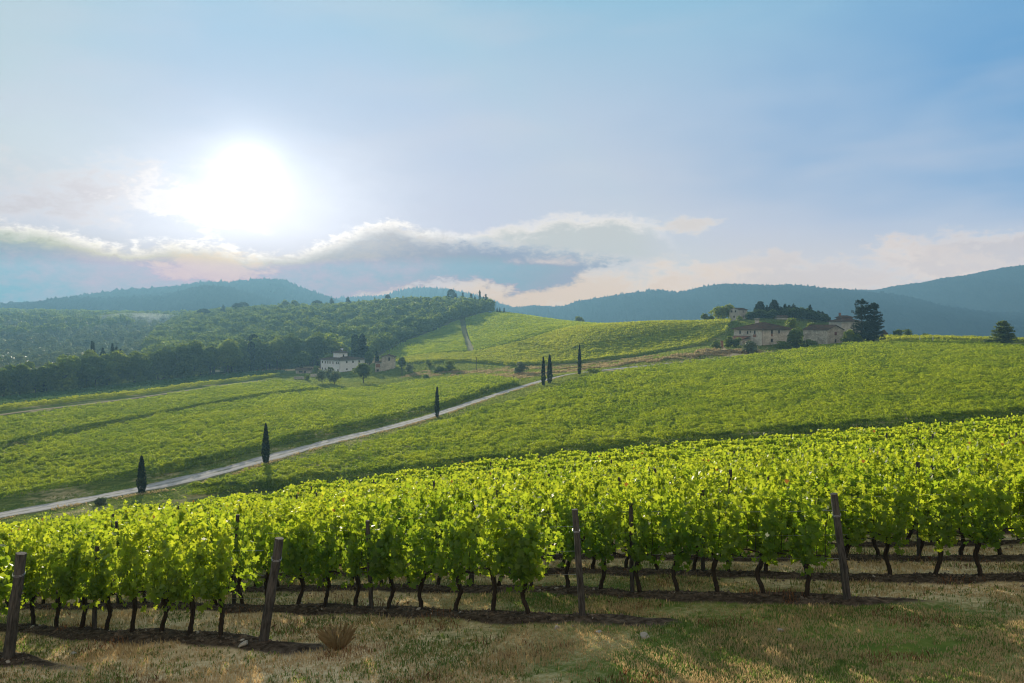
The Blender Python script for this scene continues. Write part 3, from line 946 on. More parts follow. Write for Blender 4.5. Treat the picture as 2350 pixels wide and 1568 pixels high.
# ---------------------------------------------------------------- trees
def crown_points(kind, n, rs):
    """centres and outward normals of leaf clumps for a crown of unit height and unit width"""
    if kind in ('broad', 'bush', 'olive'):
        K = {'broad': 13, 'bush': 9, 'olive': 10}[kind]
        lo = {'broad': 0.14, 'bush': -0.14, 'olive': 0.10}[kind]
        cen = []
        for i in range(K):
            a = rs.rand() * 6.283
            t = (i + 0.5) / K
            rr = 0.30 * math.sin(math.pi * min(1, 0.18 + 0.75 * t)) * (0.55 + 0.55 * rs.rand())
            cen.append((rr * math.cos(a), rr * math.sin(a), lo + 0.16 + (0.78 - lo - 0.10) * t, 0.17 + 0.10 * rs.rand()))
        cen.append((0, 0, (lo + 0.8) / 2 + 0.08, 0.27))
        cen = np.array(cen)
        j = rs.choice(len(cen), n, p=cen[:, 3] ** 2 / np.sum(cen[:, 3] ** 2))
        d = rs.randn(n, 3)
        d /= np.linalg.norm(d, axis=1, keepdims=True)
        d[:, 2] = np.where(d[:, 2] < -0.35, -d[:, 2], d[:, 2])
        r = cen[j, 3] * (0.80 + 0.32 * rs.rand(n))
        C = cen[j, :3] + d * r[:, None] * np.array([1, 1, 0.85])
        C[:, 2] = np.clip(C[:, 2], lo * 0.9, None)
        return C, d
    if kind == 'cypress':
        t = rs.rand(n)
        prof = np.where(t < 0.25, 0.55 + 1.8 * t, 1.0 * (1 - (t - 0.25) / 0.75) ** 0.62)
        a = rs.rand(n) * 6.283
        lump = 1 + 0.12 * np.sin(a * 3 + t * 16) + 0.08 * np.sin(a * 5 - t * 37)
        r = 0.5 * prof * lump * (0.75 + 0.28 * rs.rand(n))
        C = np.stack([r * np.cos(a), r * np.sin(a), 0.06 + 0.94 * t], -1)
        return C, np.stack([np.cos(a), np.sin(a), 0.3 + 0 * a], -1)
    if kind == 'column':          # old blunt cypress
        t = rs.rand(n)
        prof = np.where(t > 0.82, np.sqrt(np.clip(1 - ((t - 0.82) / 0.18) ** 2, 0, 1)), 0.85 + 0.15 * t / 0.82)
        a = rs.rand(n) * 6.283
        r = 0.5 * prof * (1 + 0.1 * np.sin(a * 4 + t * 9)) * (0.8 + 0.22 * rs.rand(n))
        C = np.stack([r * np.cos(a), r * np.sin(a), 0.03 + 0.97 * t], -1)
        return C, np.stack([np.cos(a), np.sin(a), 0.3 + 0 * a], -1)
    if kind in ('conifer', 'old'):
        nb = 70 if kind == 'conifer' else 90
        ex = 0.75 if kind == 'conifer' else 0.40
        bt = np.sort(rs.rand(nb)) ** 0.9
        ba = np.arange(nb) * 2.4 + rs.rand(nb) * 0.8
        bl = (0.5 * (1 - bt) ** ex * (0.62 + 0.5 * rs.rand(nb)) + 0.02)
        j = rs.choice(nb, n, p=(bl + 0.03) / np.sum(bl + 0.03))
        s = rs.rand(n) ** 0.7
        w = (0.10 * (1 - s * 0.6)) * rs.randn(n) * (1.15 - bt[j])
        r = bl[j] * s
        a = ba[j]
        C = np.stack([r * np.cos(a) - w * np.sin(a), r * np.sin(a) + w * np.cos(a),
                      0.07 + 0.90 * bt[j] + 0.10 * s * bl[j] * 2 - 0.03 * s + rs.randn(n) * 0.012], -1)
        return C, np.stack([np.cos(a) * 0.5, np.sin(a) * 0.5, 0.9 + 0 * a], -1) + rs.randn(n, 3) * 0.4
    if kind == 'umbrella':
        a = rs.rand(n) * 6.283
        r = 0.5 * np.sqrt(rs.rand(n))
        z = 0.72 + 0.24 * np.sqrt(np.clip(1 - (r / 0.5) ** 2, 0, 1)) * (0.5 + 0.5 * rs.rand(n)) + 0.03 * np.sin(a * 4 + r * 20)
        return np.stack([r * np.cos(a), r * np.sin(a), z], -1), np.stack([np.cos(a) * r, np.sin(a) * r, 0.5 + 0 * a], -1)


T_BROAD = leaf_mat("broadleaf_foliage", (0.035, 0.065, 0.014), (0.09, 0.12, 0.028), (0.12, 0.20, 0.03), (0.38, 0.46, 0.05), 0.46, 0.6, 0.2, 25.0)
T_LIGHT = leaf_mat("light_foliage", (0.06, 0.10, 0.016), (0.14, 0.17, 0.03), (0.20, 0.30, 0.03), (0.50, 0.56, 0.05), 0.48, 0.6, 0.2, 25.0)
T_DARK = leaf_mat("conifer_foliage", (0.008, 0.018, 0.008), (0.022, 0.036, 0.012), (0.015, 0.035, 0.01), (0.04, 0.07, 0.015), 0.25, 0.7, 0.15, 6.0)
T_OLIVE = leaf_mat("olive_foliage", (0.06, 0.085, 0.045), (0.14, 0.17, 0.09), (0.12, 0.18, 0.07), (0.28, 0.34, 0.13), 0.35, 0.5, 0.35, 6.0)
T_DEEP = leaf_mat("dark_green_foliage", (0.016, 0.034, 0.010), (0.04, 0.06, 0.018), (0.04, 0.08, 0.015), (0.12, 0.18, 0.03), 0.4, 0.7, 0.1, 10.0)  # darker green leaves of the grove trees
T_RED = leaf_mat("reddish_foliage", (0.07, 0.04, 0.015), (0.13, 0.07, 0.03), (0.16, 0.08, 0.03), (0.28, 0.14, 0.05), 0.4, 0.6, 0.2, 3.0)
KMAT = {'broad': T_BROAD, 'bush': T_BROAD, 'olive': T_OLIVE, 'cypress': T_DARK, 'column': T_DARK, 'conifer': T_DARK, 'old': T_DARK, 'umbrella': T_DARK}
TREES = {}


def tree_meshes(kind, h, w, leaf, mat, seed):
    rs = np.random.RandomState(seed)
    surf = {'broad': 2.6, 'bush': 2.6, 'olive': 1.7, 'cypress': 2.0, 'column': 2.2, 'conifer': 2.6, 'old': 4.2, 'umbrella': 1.4}[kind] * h * w
    n = int(np.clip(surf * 1.7 / (0.40 * leaf * leaf), 140, 9000))
    C, N = crown_points(kind, n, rs)
    C = C * np.array([w, w, h])
    C += rs.randn(n, 3) * leaf * 0.22
    Nn = N + rs.randn(n, 3) * 0.55
    crown = leaf_cloud("crown", C, Nn, np.full(n, leaf), mat, rs, QUAD if leaf > 0.3 else HEX)
    b = MB()
    r0 = max(0.05, 0.022 * h) if kind != 'cypress' else 0.07
    top = {'broad': 0.62, 'bush': 0.4, 'olive': 0.55, 'cypress': 0.5, 'column': 0.8, 'conifer': 0.92, 'old': 0.9, 'umbrella': 0.8}[kind]
    zs = np.linspace(-0.06, top, 7)
    px = np.cumsum(rs.randn(7)) * 0.008 * h * (0.2 if kind in ('conifer', 'column', 'cypress') else 1)
    b.tube(np.stack([px - px[1], px * 0.4, zs * h], -1), r0 * (1.25 - np.linspace(0, 1.0, 7) * 0.95), 7, True, 0.08, rs)
    if kind in ('broad', 'olive', 'umbrella', 'bush'):
        for i in range(7):
            a = i * 2.4 + rs.rand()
            z0 = h * (0.20 + 0.05 * i) if kind != 'umbrella' else h * (0.55 + 0.02 * i)
            L = w * 0.34
            e = np.array([math.cos(a) * L, math.sin(a) * L, z0 + h * (0.22 if kind != 'umbrella' else 0.16)])
            s = np.array([px[3] - px[1], px[3] * 0.4, z0])
            mid = (s + e) / 2 + np.array([0, 0, -0.03 * h])
            b.tube([s, mid, e], [r0 * 0.5, r0 * 0.32, r0 * 0.12], 5)
    trunk = b.mesh("trunk", TREE_BARK, True)
    return crown, trunk


def tree(kind, u, y, h, w, label, name=None, cat="tree", mat=None, group=None, leaf=None, seed=None, x=None, key=None, dz=0.0):
    if kind in ('cypress',) and h < 12: w = w * 1.1
    if x is None:
        x = (u - UC) / F * y
    z = float(ground_z(x, y)[0]) - 0.1 + dz
    lf = leaf or float(np.clip(y * 0.0018, 0.12, 1.6))
    k = key or (kind, round(h, 2), round(w, 2), u)
    if k not in TREES:
        TREES[k] = (tree_meshes(kind, h, w, lf, mat or KMAT[kind], seed or (abs(hash(str(k))) % 9999 if False else int(u * 7 + h * 13) % 9999)), h, w)
    (crown, trunk), h0, w0 = TREES[k]
    nm = name or {'broad': 'broadleaf_tree', 'bush': 'bush', 'olive': 'olive_tree', 'cypress': 'cypress_tree', 'column': 'cypress_tree', 'conifer': 'conifer_tree', 'old': 'conifer_tree', 'umbrella': 'stone_pine'}[kind]
    r = empty(nm, (x, y, z), (int(u * 13) % 628) / 100.0)
    r.scale = (w / w0, w / w0, h / h0)
    tag(r, label, cat, group)
    link_mesh("crown", crown, r)
    link_mesh("trunk", trunk, r)
    return r


g = "slim cypresses along the gravel road"
tree('cypress', 325, 110.6, 5.35, 1.15, "nearest cypress, blunt and slim, beside the lower left gravel road", group=g, leaf=0.16)
tree('cypress', 610, 131, 6.75, 1.15, "second slim cypress up the road, reddish earth at its foot", group=g, leaf=0.18)
tree('cypress', 1003, 182, 7.1, 1.0, "lone slim cypress halfway up the gravel road, below the villa's lawn", group=g, leaf=0.22)
tree('cypress', 1247, 231, 8.6, 1.15, "left and thinner cypress of the close pair where the road narrows", group=g, leaf=0.25)
tree('cypress', 1261.5, 236, 8.75, 1.5, "right and thicker cypress of the close pair where the road narrows", group=g, leaf=0.25)
tree('cypress', 1330, 254, 9.8, 1.15, "tallest pointed cypress standing alone at the bend of the road", group=g, leaf=0.26)

# round the white villa
tree('broad', 834, 340, 8.8, 8.6, "round-crowned tree on a bare trunk on the lawn in front of the white villa")
tree('olive', 739, 345, 6.0, 5.6, "left olive tree of the clump below the white villa's long side")
tree('olive', 757, 350, 7.0, 5.0, "taller middle olive tree of the clump below the white villa")
tree('olive', 768, 338, 6.0, 6.0, "right olive tree of the clump, nearest to the vines below the villa")
tree('broad', 694, 446, 11.0, 11.6, "big rounded tree behind the low stone shed left of the villa", mat=T_BROAD)
tree('bush', 725.5, 425, 4.8, 3.6, "round clipped green bush left of the white villa's corner", cat="bush", mat=T_LIGHT)
tree('bush', 705, 366, 2.8, 2.6, "small dark round bush alone on the grass slope left of the olives", cat="bush")
tree('column', 814.5, 452, 19.0, 4.2, "broad blunt old cypress towering behind the white villa")
tree('old', 832, 456, 18.8, 7.6, "ragged dark conifer just right of the blunt cypress behind the villa")
tree('broad', 847, 440, 9.0, 6.5, "dark leafy tree between the villa's roof and the stone tower")
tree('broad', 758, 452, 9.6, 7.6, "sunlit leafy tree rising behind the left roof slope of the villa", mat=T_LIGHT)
tree('cypress', 864, 428, 9.0, 1.7, "slim pointed cypress just left of the stone tower", leaf=0.45)
tree('cypress', 868, 430, 6.4, 1.4, "short cypress touching the slim one beside the stone tower", leaf=0.45)
tree('broad', 921, 385, 6.2, 5.0, "dark dense small tree right of the stone tower behind the power pole")
tree('olive', 939, 364, 4.8, 4.4, "small grey-green olive tree beside the farm lane's left end")
tree('bush', 977, 332, 2.3, 4.0, "low green bush on the lawn edge above the vines", cat="bush")
tree('bush', 984, 378, 3.6, 4.6, "upright shrub on the bank behind the farm lane, left one", cat="shrub", mat=T_LIGHT)
tree('bush', 1031, 352, 5.0, 6.4, "spreading shrub on the bank behind the farm lane, beside the second power pole", cat="shrub", mat=T_LIGHT)
tree('bush', 1008, 356, 2.6, 8.0, "low scrub between the two shrubs behind the farm lane", cat="shrub")
tree('bush', 1192, 289, 5.0, 5.6, "round grey-green bush on the dry bank left of the cypress pair", cat="bush", mat=T_OLIVE)
tree('bush', 1362, 262, 1.5, 7.5, "low spreading shrub at the field corner right of the tallest cypress", cat="shrub", mat=T_LIGHT)
tree('bush', 232, 104, 1.0, 2.2, "low weedy shrub on the verge left of the nearest cypress", cat="shrub", mat=T_OLIVE)

# crest of the central hill
tree('broad', 1327, 662, 6.5, 8.0, "lone wind-shaped tree on the skyline above the central vineyard")
tree('broad', 1335, 664, 5.0, 6.0, "smaller tree leaning on the lone skyline tree above the central vineyard")
for uu, ll in ((1141, "left"), (1147, "middle"), (1157, "right")):
    tree('cypress', uu, 690, 5.6, 1.5, ll + " one of three tiny cypresses by the far crest vineyard", group="tiny cypresses by the crest vineyard", leaf=0.6)
for uu, yy, hh, kk, ll in ((1035, 846, 20, 'column', "clump-like tall dark tree, highest on the wood's right shoulder"),
                           (1046, 842, 17, 'conifer', "pointed conifer just right of the highest tree on the wood's shoulder"),
                           (1062, 830, 18, 'conifer', "broad conifer on the wood's skyline left of the slim cypress"),
                           (1081, 812, 18, 'conifer', "triangular conifer on the skyline just left of the slim cypress"),
                           (1090, 806, 14, 'cypress', "short cypress between two conifers on the wood's skyline"),
                           (1101, 796, 20, 'cypress', "tall slim cypress on the skyline near the wood's right end"),
                           (1110, 780, 15, 'conifer', "small conifer right of the slim skyline cypress"),
                           (1115, 770, 17, 'cypress', "dark cypress at the wood's right end beside the leafy tree"),
                           (1125, 748, 12, 'broad', "leafy tree closing the wood's right end above the vineyard")):
    tree(kk, uu, yy, hh, {'column': 8, 'conifer': 7.5, 'cypress': 3.0, 'broad': 11}[kk], ll, leaf=1.1)
for uu, yy, hh, ww, kk, ll in ((467.6, 860, 17, 14, 'umbrella', "dark stone pine standing out on the left end of the wooded hill"),
                               (512, 900, 18, 9, 'conifer', "tall pine on the skyline right of the lone stone pine"),
                               (545, 915, 17, 12, 'umbrella', "left stone pine of the flat-topped pair on the skyline"),
                               (558, 915, 18, 12, 'umbrella', "right stone pine of the flat-topped pair on the skyline"),
                               (655, 930, 17, 13, 'broad', "round dark crown above the wooded skyline, left of two"),
                               (675, 930, 17, 13, 'broad', "round dark crown above the wooded skyline, right of two"),
                               (728, 925, 16, 12, 'umbrella', "flat pine on the wooded skyline above the villa's left"),
                               (761, 925, 18, 13, 'conifer', "pointed pine on the wooded skyline above the villa's tower"),
                               (799, 925, 19, 12, 'conifer', "layered pine on the wooded skyline left of the mound"),
                               (890, 905, 17, 6, 'umbrella', "tiny tree like a lookout on top of the dark mound of the wood")):
    tree(kk, uu, yy, hh, ww, ll, leaf=1.2)

# hilltop and stone farm
zt = lambda a: (2650 + a / 2.765) / 1.702
tree('broad', 1617.6, 442, 5.6, 5.4, "dark round tree at the left end of the hilltop trees")
tree('bush', 1631, 438, 4.2, 5.0, "low round bush right of the leftmost hilltop tree", cat="bush", mat=T_BROAD)
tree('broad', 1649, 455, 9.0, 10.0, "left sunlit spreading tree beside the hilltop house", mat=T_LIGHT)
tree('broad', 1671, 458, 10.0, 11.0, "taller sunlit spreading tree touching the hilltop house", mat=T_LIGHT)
tree('bush', 1658, 435, 3.8, 4.2, "round bush below the sunlit trees at the vineyard's top edge", cat="bush")
tree('bush', 1697, 425, 3.0, 4.4, "small bush on the bank below the hilltop house", cat="bush", mat=T_LIGHT)
tree('bush', 1722, 430, 4.6, 7.0, "wide bush right of the hilltop house", cat="bush", mat=T_BROAD)
conifers = [(850, 240), (885, 208), (955, 255), (1000, 225), (1035, 190), (1070, 250), (1105, 268), (1150, 240), (1195, 248), (1240, 235), (1285, 275), (1315, 282), (1420, 248), (1450, 300), (1510, 312), (1548, 325), (1590, 350)]
words_c = ["leftmost", "second from the left and tall", "third from the left, low", "fourth from the left", "tallest", "first right of the tallest, low", "second right of the tallest, low", "third right of the tallest", "fourth right of the tallest", "pointed middle-right", "low one right of the pointed middle-right", "next lower one before the gap",
           "separate tall one in the right part", "low one right of the separate tall one", "fourth from the right end", "third from the right end", "lowest one at the right end"]
for (a, b), wd in zip(conifers, words_c):
    uu, vt = zt(a), (1100 + b / 2.765) / 1.702
    yy = 452 - (a % 7)
    zb = float(ground_z((uu - UC) / F * yy, yy)[0])
    hh = (HV - vt) / F * yy - zb
    tree('old' if a % 3 == 0 else 'conifer', uu, yy, hh, 0.36 * hh + 3.6, "dark hilltop conifer, " + wd, group="dark conifers behind the stone farm")
gb = "leafy trees filling the foot of the conifer grove"
for i, (a, hh, ww) in enumerate([(790, 6, 7), (850, 7.5, 8), (930, 6.5, 9), (1010, 7, 9), (1090, 6, 8), (1180, 8, 9), (1260, 9, 10), (1340, 9, 10), (1400, 8.5, 10), (1470, 7.5, 9), (1540, 6.5, 8), (1590, 5.5, 6)]):
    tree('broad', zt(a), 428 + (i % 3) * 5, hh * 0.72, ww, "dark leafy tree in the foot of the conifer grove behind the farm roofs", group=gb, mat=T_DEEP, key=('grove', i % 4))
tree('broad', zt(1232), 352, 10.0, 7.6, "light green tree rising behind the right corner of the hip-roofed farmhouse", mat=T_LIGHT)
tree('bush', zt(1270), 322, 8.2, 8.4, "dense dark ivy-like tree between farmhouse and stone barn", name="broadleaf_tree")
tree('broad', zt(1436), 372, 6.6, 5.4, "round yellow-green tree peeping over the stone barn's roof", mat=T_LIGHT)
tree('bush', zt(1420), 321, 3.2, 7.0, "spreading shrub against the barn's left wall", cat="shrub")
tree('bush', zt(1130), 322, 3.0, 8.0, "low green shrub against the farmhouse's right wall", cat="shrub", mat=T_LIGHT)
tree('bush', zt(775), 308, 5.0, 6.4, "grey-green domed shrub on the dry bank below the farmhouse corner", cat="shrub", mat=T_OLIVE)
tree('bush', zt(400), 322, 3.8, 5.0, "small bush at the lower end of the hillside vineyard", cat="bush")
tree('bush', zt(545), 330, 4.4, 5.0, "dark bush left of the farmhouse lean-to", cat="bush")
tree('bush', zt(630), 328, 4.0, 4.6, "dark hedge-like bush covering the lean-to's left side", cat="bush", mat=T_BROAD)
tree('old', 1979, 323, 19.0, 11.5, "huge dark conifer right of the barn, the taller of the joined pair", leaf=0.42)
tree('old', 2005, 321, 17.2, 9.5, "huge dark conifer, lower right one of the joined pair by the barn", leaf=0.42)
tree('bush', 1950, 319, 6.4, 6.2, "sunlit rounded bush at the foot of the huge conifer beside the barn", cat="bush", mat=T_LIGHT)
tree('bush', 1966, 317, 4.6, 6.0, "dark undergrowth bush below the huge conifer pair", cat="bush")
tree('bush', 2028, 380, 3.4, 3.8, "reddish bush on the skyline right of the huge conifers", cat="bush", mat=T_RED)
tree('bush', 2062, 402, 3.6, 6.4, "left dark bush of the two on the green skyline slope", cat="bush", group="bushes on the right skyline")
tree('bush', 2083, 402, 3.8, 5.6, "right dark bush of the two on the green skyline slope", cat="bush", group="bushes on the right skyline")
tree('bush', 2124, 392, 1.9, 4.0, "tiny low bush on the right skyline", cat="bush", mat=T_LIGHT)
tree('old', 2303, 303, 9.2, 9.5, "lone broad ragged evergreen on the far right skyline", mat=T_BROAD, leaf=0.42)
tree('bush', 2306, 303, 5.2, 8.0, "dark bushy growth round the foot of the lone evergreen on the right", cat="bush")
tree('bush', 2268, 306, 2.2, 4.6, "low dark bramble left of the lone evergreen on the right", cat="bush")

# ---------------------------------------------------------------- the woods
def wood(name, poly, spacing, hrange, wfac, mat, seed, label, ks=0.0022, kinds=('broad',), keep=1.0, cover=1.1):
    rs = np.random.RandomState(seed)
    us = [p[0] for p in poly]
    ys = [p[1] for p in poly]
    x0 = min((u - UC) / F * y for u, y in poly)
    x1 = max((u - UC) / F * y for u, y in poly)
    gx, gy = np.meshgrid(np.arange(x0, x1, spacing), np.arange(min(ys), max(ys), spacing))
    gx = gx.ravel() + (rs.rand(gx.size) - 0.5) * spacing * 0.9
    gy = gy.ravel() + (rs.rand(gy.size) - 0.5) * spacing * 0.9
    m = in_poly(UC + F * gx / np.maximum(gy, 5), gy, poly) & (rs.rand(gx.size) < keep)
    if keep < 1:
        m &= smooth_noise(gx, gy, 60, seed) > -0.35
    gx, gy = gx[m], gy[m]
    gz = ground_z(gx, gy)
    T = {}
    for kd in kinds:
        for lv in (60, 120, 240, 480):
            for q in range(3):
                T[(kd, lv, q)] = crown_points(kd, lv, rs)
    Cs, Ns, Ss, Rn = [], [], [], []
    for x, y, z in zip(gx, gy, gz):
        r_ = rs.rand()
        kd = kinds[0] if r_ < 0.86 or len(kinds) == 1 else kinds[1 + int(rs.rand() * (len(kinds) - 1))]
        h = hrange[0] + (hrange[1] - hrange[0]) * rs.rand() ** 1.3
        w = h * wfac * (0.8 + 0.5 * rs.rand())
        if kd == 'conifer': w *= 0.6; h *= 1.15
        if kd == 'cypress': w *= 0.25; h *= 1.1
        s = y * ks
        need = cover * 1.5 * h * w / (0.4 * s * s)
        lv = min((60, 120, 240, 480), key=lambda v: abs(math.log(v / need)))
        s *= min(1.6, max(0.7, math.sqrt(need / lv)))
        C, N = T[(kd, lv, int(rs.rand() * 3))]
        a = rs.rand() * 6.283
        ca, sa = math.cos(a), math.sin(a)
        R = np.array([[ca, -sa, 0], [sa, ca, 0], [0, 0, 1]])
        Cs.append((C * np.array([w, w, h])) @ R.T + np.array([x, y, z - 0.12 * h]))
        Ns.append(N @ R.T)
        Ss.append(np.full(len(C), s))
        Rn.append(np.clip(rs.rand() * 0.75 + 0.25 * rs.rand(len(C)) - (0.5 if kd != 'broad' else 0), 0, 1))
    C, N, Sz, Rn = np.concatenate(Cs), np.concatenate(Ns), np.concatenate(Ss), np.concatenate(Rn)
    print(name, len(gx), 'trees', len(C), 'leaves')
    me = leaf_cloud(name, C, N + rs.randn(*N.shape) * 0.45, Sz, mat, rs, QUAD, rnd=Rn)
    tag(link_mesh(name, me), label, "woodland", kind='stuff')


wood("wooded_hill", [(330, 500), (480, 490), (560, 500), (650, 500), (760, 475), (862, 472), (935, 568), (1000, 615), (1050, 665), (1128, 735), (1128, 850), (1000, 925), (800, 960), (600, 980), (470, 1000), (400, 900), (350, 700)], 8.2, (8, 15), 0.95, T_BROAD, 31,
     "dense mixed wood covering the hill behind the white villa", kinds=('broad', 'conifer', 'cypress', 'broad'))
wood("valley_grove", [(-350, 500), (330, 490), (400, 640), (440, 800), (430, 1000), (370, 1080), (0, 1050), (-350, 1050)], 11.5, (5, 10), 1.15, T_OLIVE, 32,
     "scattered olive groves and scrub on the misty valley floor at left", keep=0.62)
wood("valley_wood", [(-350, 800), (-20, 760), (120, 800), (300, 900), (330, 1100), (-350, 1150)], 11.5, (8, 15), 1.05, T_BROAD, 33,
     "dark wood climbing the far left slope above the olive groves", kinds=('broad', 'conifer'), keep=0.85)
wood("far_left_wood", [(-350, 1120), (380, 1060), (560, 960), (620, 1010), (400, 1300), (200, 1400), (-350, 1440)], 13, (9, 15), 1.1, T_BROAD, 34,
     "far wood along the crest below the left mountain", kinds=('broad', 'conifer'), ks=0.0026)

# tree line between the left vineyard and the valley: trees one can tell apart
rs = np.random.RandomState(77)
tl = resample(uy([(-150, 318), (0, 328), (220, 374), (385, 416), (520, 446), (600, 466), (690, 480), (760, 478)]), 6.4)[0]
k = 0
for row in range(3):
    for i, (x, y) in enumerate(tl):
        xx, yy = x + rs.randn() * 1.8 - row * 2, y + row * 8.5 + rs.randn() * 1.2
        uu = UC + F * xx / yy
        h = 10.5 + 6.5 * rs.rand() + (2.5 if uu > 380 else 0) - (2.5 if uu < 120 else 0)
        kd = ('bush' if rs.rand() < 0.6 else 'broad') if rs.rand() < 0.96 else 'column'
        mat = T_LIGHT if rs.rand() < 0.25 else T_BROAD
        tree(kd, uu, yy, h, (h * (0.78 + 0.2 * rs.rand())) if kd != 'column' else 4.0,
             "leafy tree crowded in the dark tree line behind the shaded valley vineyard" if kd != 'column' else "dark columnar tree crowded in the tree line behind the shaded valley vineyard",
             group="tree line behind the valley vineyard", mat=mat if kd != 'column' else T_DARK, name='broadleaf_tree' if kd == 'bush' else None, key=('line', kd, int(rs.rand() * 5), mat.name), x=xx, leaf=0.75, seed=900 + k % 11)
        k += 1
for uu, hh, ll in ((211, 14.5, "left of two slim dark cypresses poking out of the left tree line"), (215, 14.0, "right of two slim dark cypresses poking out of the left tree line")):
    tree('cypress', uu, 400, hh + 6, 2.2, ll, leaf=0.6)
for uu, hh, ll in ((236, 18, "small conifer in the left tree line, leftmost of four"), (258, 20, "tall conifer in the left tree line, second of four"), (267, 18.5, "conifer in the left tree line, third of four"), (277, 17.5, "conifer in the left tree line, rightmost of four")):
    tree('conifer', uu, 400, hh, 6.5, ll, leaf=0.6)
tree('column', 582, 486, 20, 6.5, "tall dark columnar tree standing above the tree line left of the round tree")

# ---------------------------------------------------------------- the near vineyard: single vines, posts, wires
def far_edge(u):
    return np.interp(u, [-600, -300, 0, 430, 800, 1175, 1700, 2350, 2900], [40, 43, 45, 50, 53, 56, 59, 62, 64]) - 0.5


def vine_foliage(seed, leaves, size, tmpl, wide=0.86, top=1.95):
    rs = np.random.RandomState(seed)
    # canes: shoots that rise from the arms at 0.75 m, some droop
    nc = 13
    C, N = [], []
    per = leaves // nc
    for c in range(nc):
        x0 = (c + 0.5) / nc * wide - wide / 2 + rs.randn() * 0.04
        side = rs.choice([-1, 1])
        ht = top * (0.80 + 0.22 * rs.rand()) * (1 - 0.05 * abs(x0 / wide) * 2)
        t = rs.rand(per) ** 0.9
        droop = rs.rand() < 0.4
        z = 0.70 + (ht - 0.70) * t
        bulge = 0.11 + 0.17 * np.sin(np.pi * np.clip(t * 0.9 + 0.08, 0, 1))
        yy = side * bulge * (0.55 + 0.8 * rs.rand(per)) + rs.randn(per) * 0.05
        pinch = 0.40 + 0.60 * np.clip((z - 0.50) / 0.75, 0, 1)
        xx = x0 * pinch + rs.randn(per) * 0.055 + (t - 0.3) * rs.randn() * 0.10
        if droop:
            m = rs.rand(per) < 0.35
            z = np.where(m, 0.54 + 0.75 * rs.rand(per), z)
            yy = np.where(m, yy * 1.25, yy)
            xx = np.where(m, xx * 0.75, xx)
        C.append(np.stack([xx, yy, z], -1))
        N.append(np.stack([rs.randn(per) * 0.5, np.sign(yy) * 0.8 + rs.randn(per) * 0.6, 0.25 + rs.randn(per) * 0.45], -1))
    # loose shoots above the top wire
    for c in range(6):
        x0 = (rs.rand() - 0.5) * wide
        n = 10
        t = np.linspace(0, 1, n)
        L = 0.14 + 0.40 * rs.rand() ** 1.5
        C.append(np.stack([x0 + t * rs.randn() * 0.14, rs.randn(n) * 0.03 + t * rs.randn() * 0.15, top * 0.93 + t * L], -1))
        N.append(rs.randn(n, 3) + np.array([0, 0.3, 0.2]))
    C, N = np.concatenate(C), np.concatenate(N)
    sz = np.full(len(C), size) * np.where(C[:, 2] > top * 0.95, 0.75, 1.0)
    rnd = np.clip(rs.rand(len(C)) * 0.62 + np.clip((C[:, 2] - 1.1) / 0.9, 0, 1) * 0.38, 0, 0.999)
    return leaf_cloud("foliage", C, N, sz, VINE_NEAR, rs, tmpl, rnd=rnd, hang=0.9)


def vine_trunk(seed):
    rs = np.random.RandomState(seed + 500)
    b = MB()
    z = np.array([-0.12, 0.0, 0.14, 0.28, 0.42, 0.56, 0.70])
    k = rs.choice([-1, 1]) * (0.05 + 0.06 * rs.rand())
    x = np.array([0.0, 0.0, 0.2, 0.9, 1.1, 0.6, 0.2]) * k + rs.randn(7) * 0.010
    lean = rs.randn() * 0.06
    x = x + z * lean
    y = np.cumsum(rs.randn(7)) * 0.012
    path = np.stack([x, y, z], -1)
    q = resample3(path, 22)
    rad = np.interp(np.linspace(0, 1, 22), [0, 0.12, 0.5, 0.85, 1], [0.056, 0.046, 0.038, 0.046, 0.040])
    b.tube(q, rad, 8, True, 0.10, rs)
    for s in (-1, 1):
        e = path[-1]
        a = np.array([e, e + [s * 0.10, 0, 0.06], e + [s * 0.24, rs.randn() * 0.02, 0.10], e + [s * 0.38, rs.randn() * 0.03, 0.09]])
        b.tube(a, [0.028, 0.022, 0.016, 0.010], 6, True, 0.1, rs)
    # a few canes going up inside the foliage
    for c in range(5):
        x0 = (c - 2) * 0.16 + rs.randn() * 0.03
        a = np.array([[x0, 0, 0.78], [x0 + rs.randn() * 0.03, rs.randn() * 0.05, 1.2], [x0 + rs.randn() * 0.06, rs.randn() * 0.08, 1.75]])
        b.tube(a, [0.006, 0.005, 0.003], 4, False)
    return b.mesh("trunk", BARK, True)


def resample3(p, n):
    d = np.concatenate([[0], np.cumsum(np.linalg.norm(np.diff(p, axis=0), axis=1))])
    s = np.linspace(0, d[-1], n)
    return np.stack([np.interp(s, d, p[:, i]) for i in range(3)], -1)


NVAR = 14
VF = [vine_foliage(i, 500 + 16 * (i % 6), 0.118, GRAPE, 0.80 + 0.03 * (i % 3), 1.80 + 0.05 * (i % 5)) for i in range(NVAR)]
VF_THIN = [vine_foliage(60 + i, 230, 0.115, GRAPE, 0.75, 1.7) for i in range(2)]
VT = [vine_trunk(i) for i in range(NVAR)]
ANG = math.atan2(RD[1], RD[0])

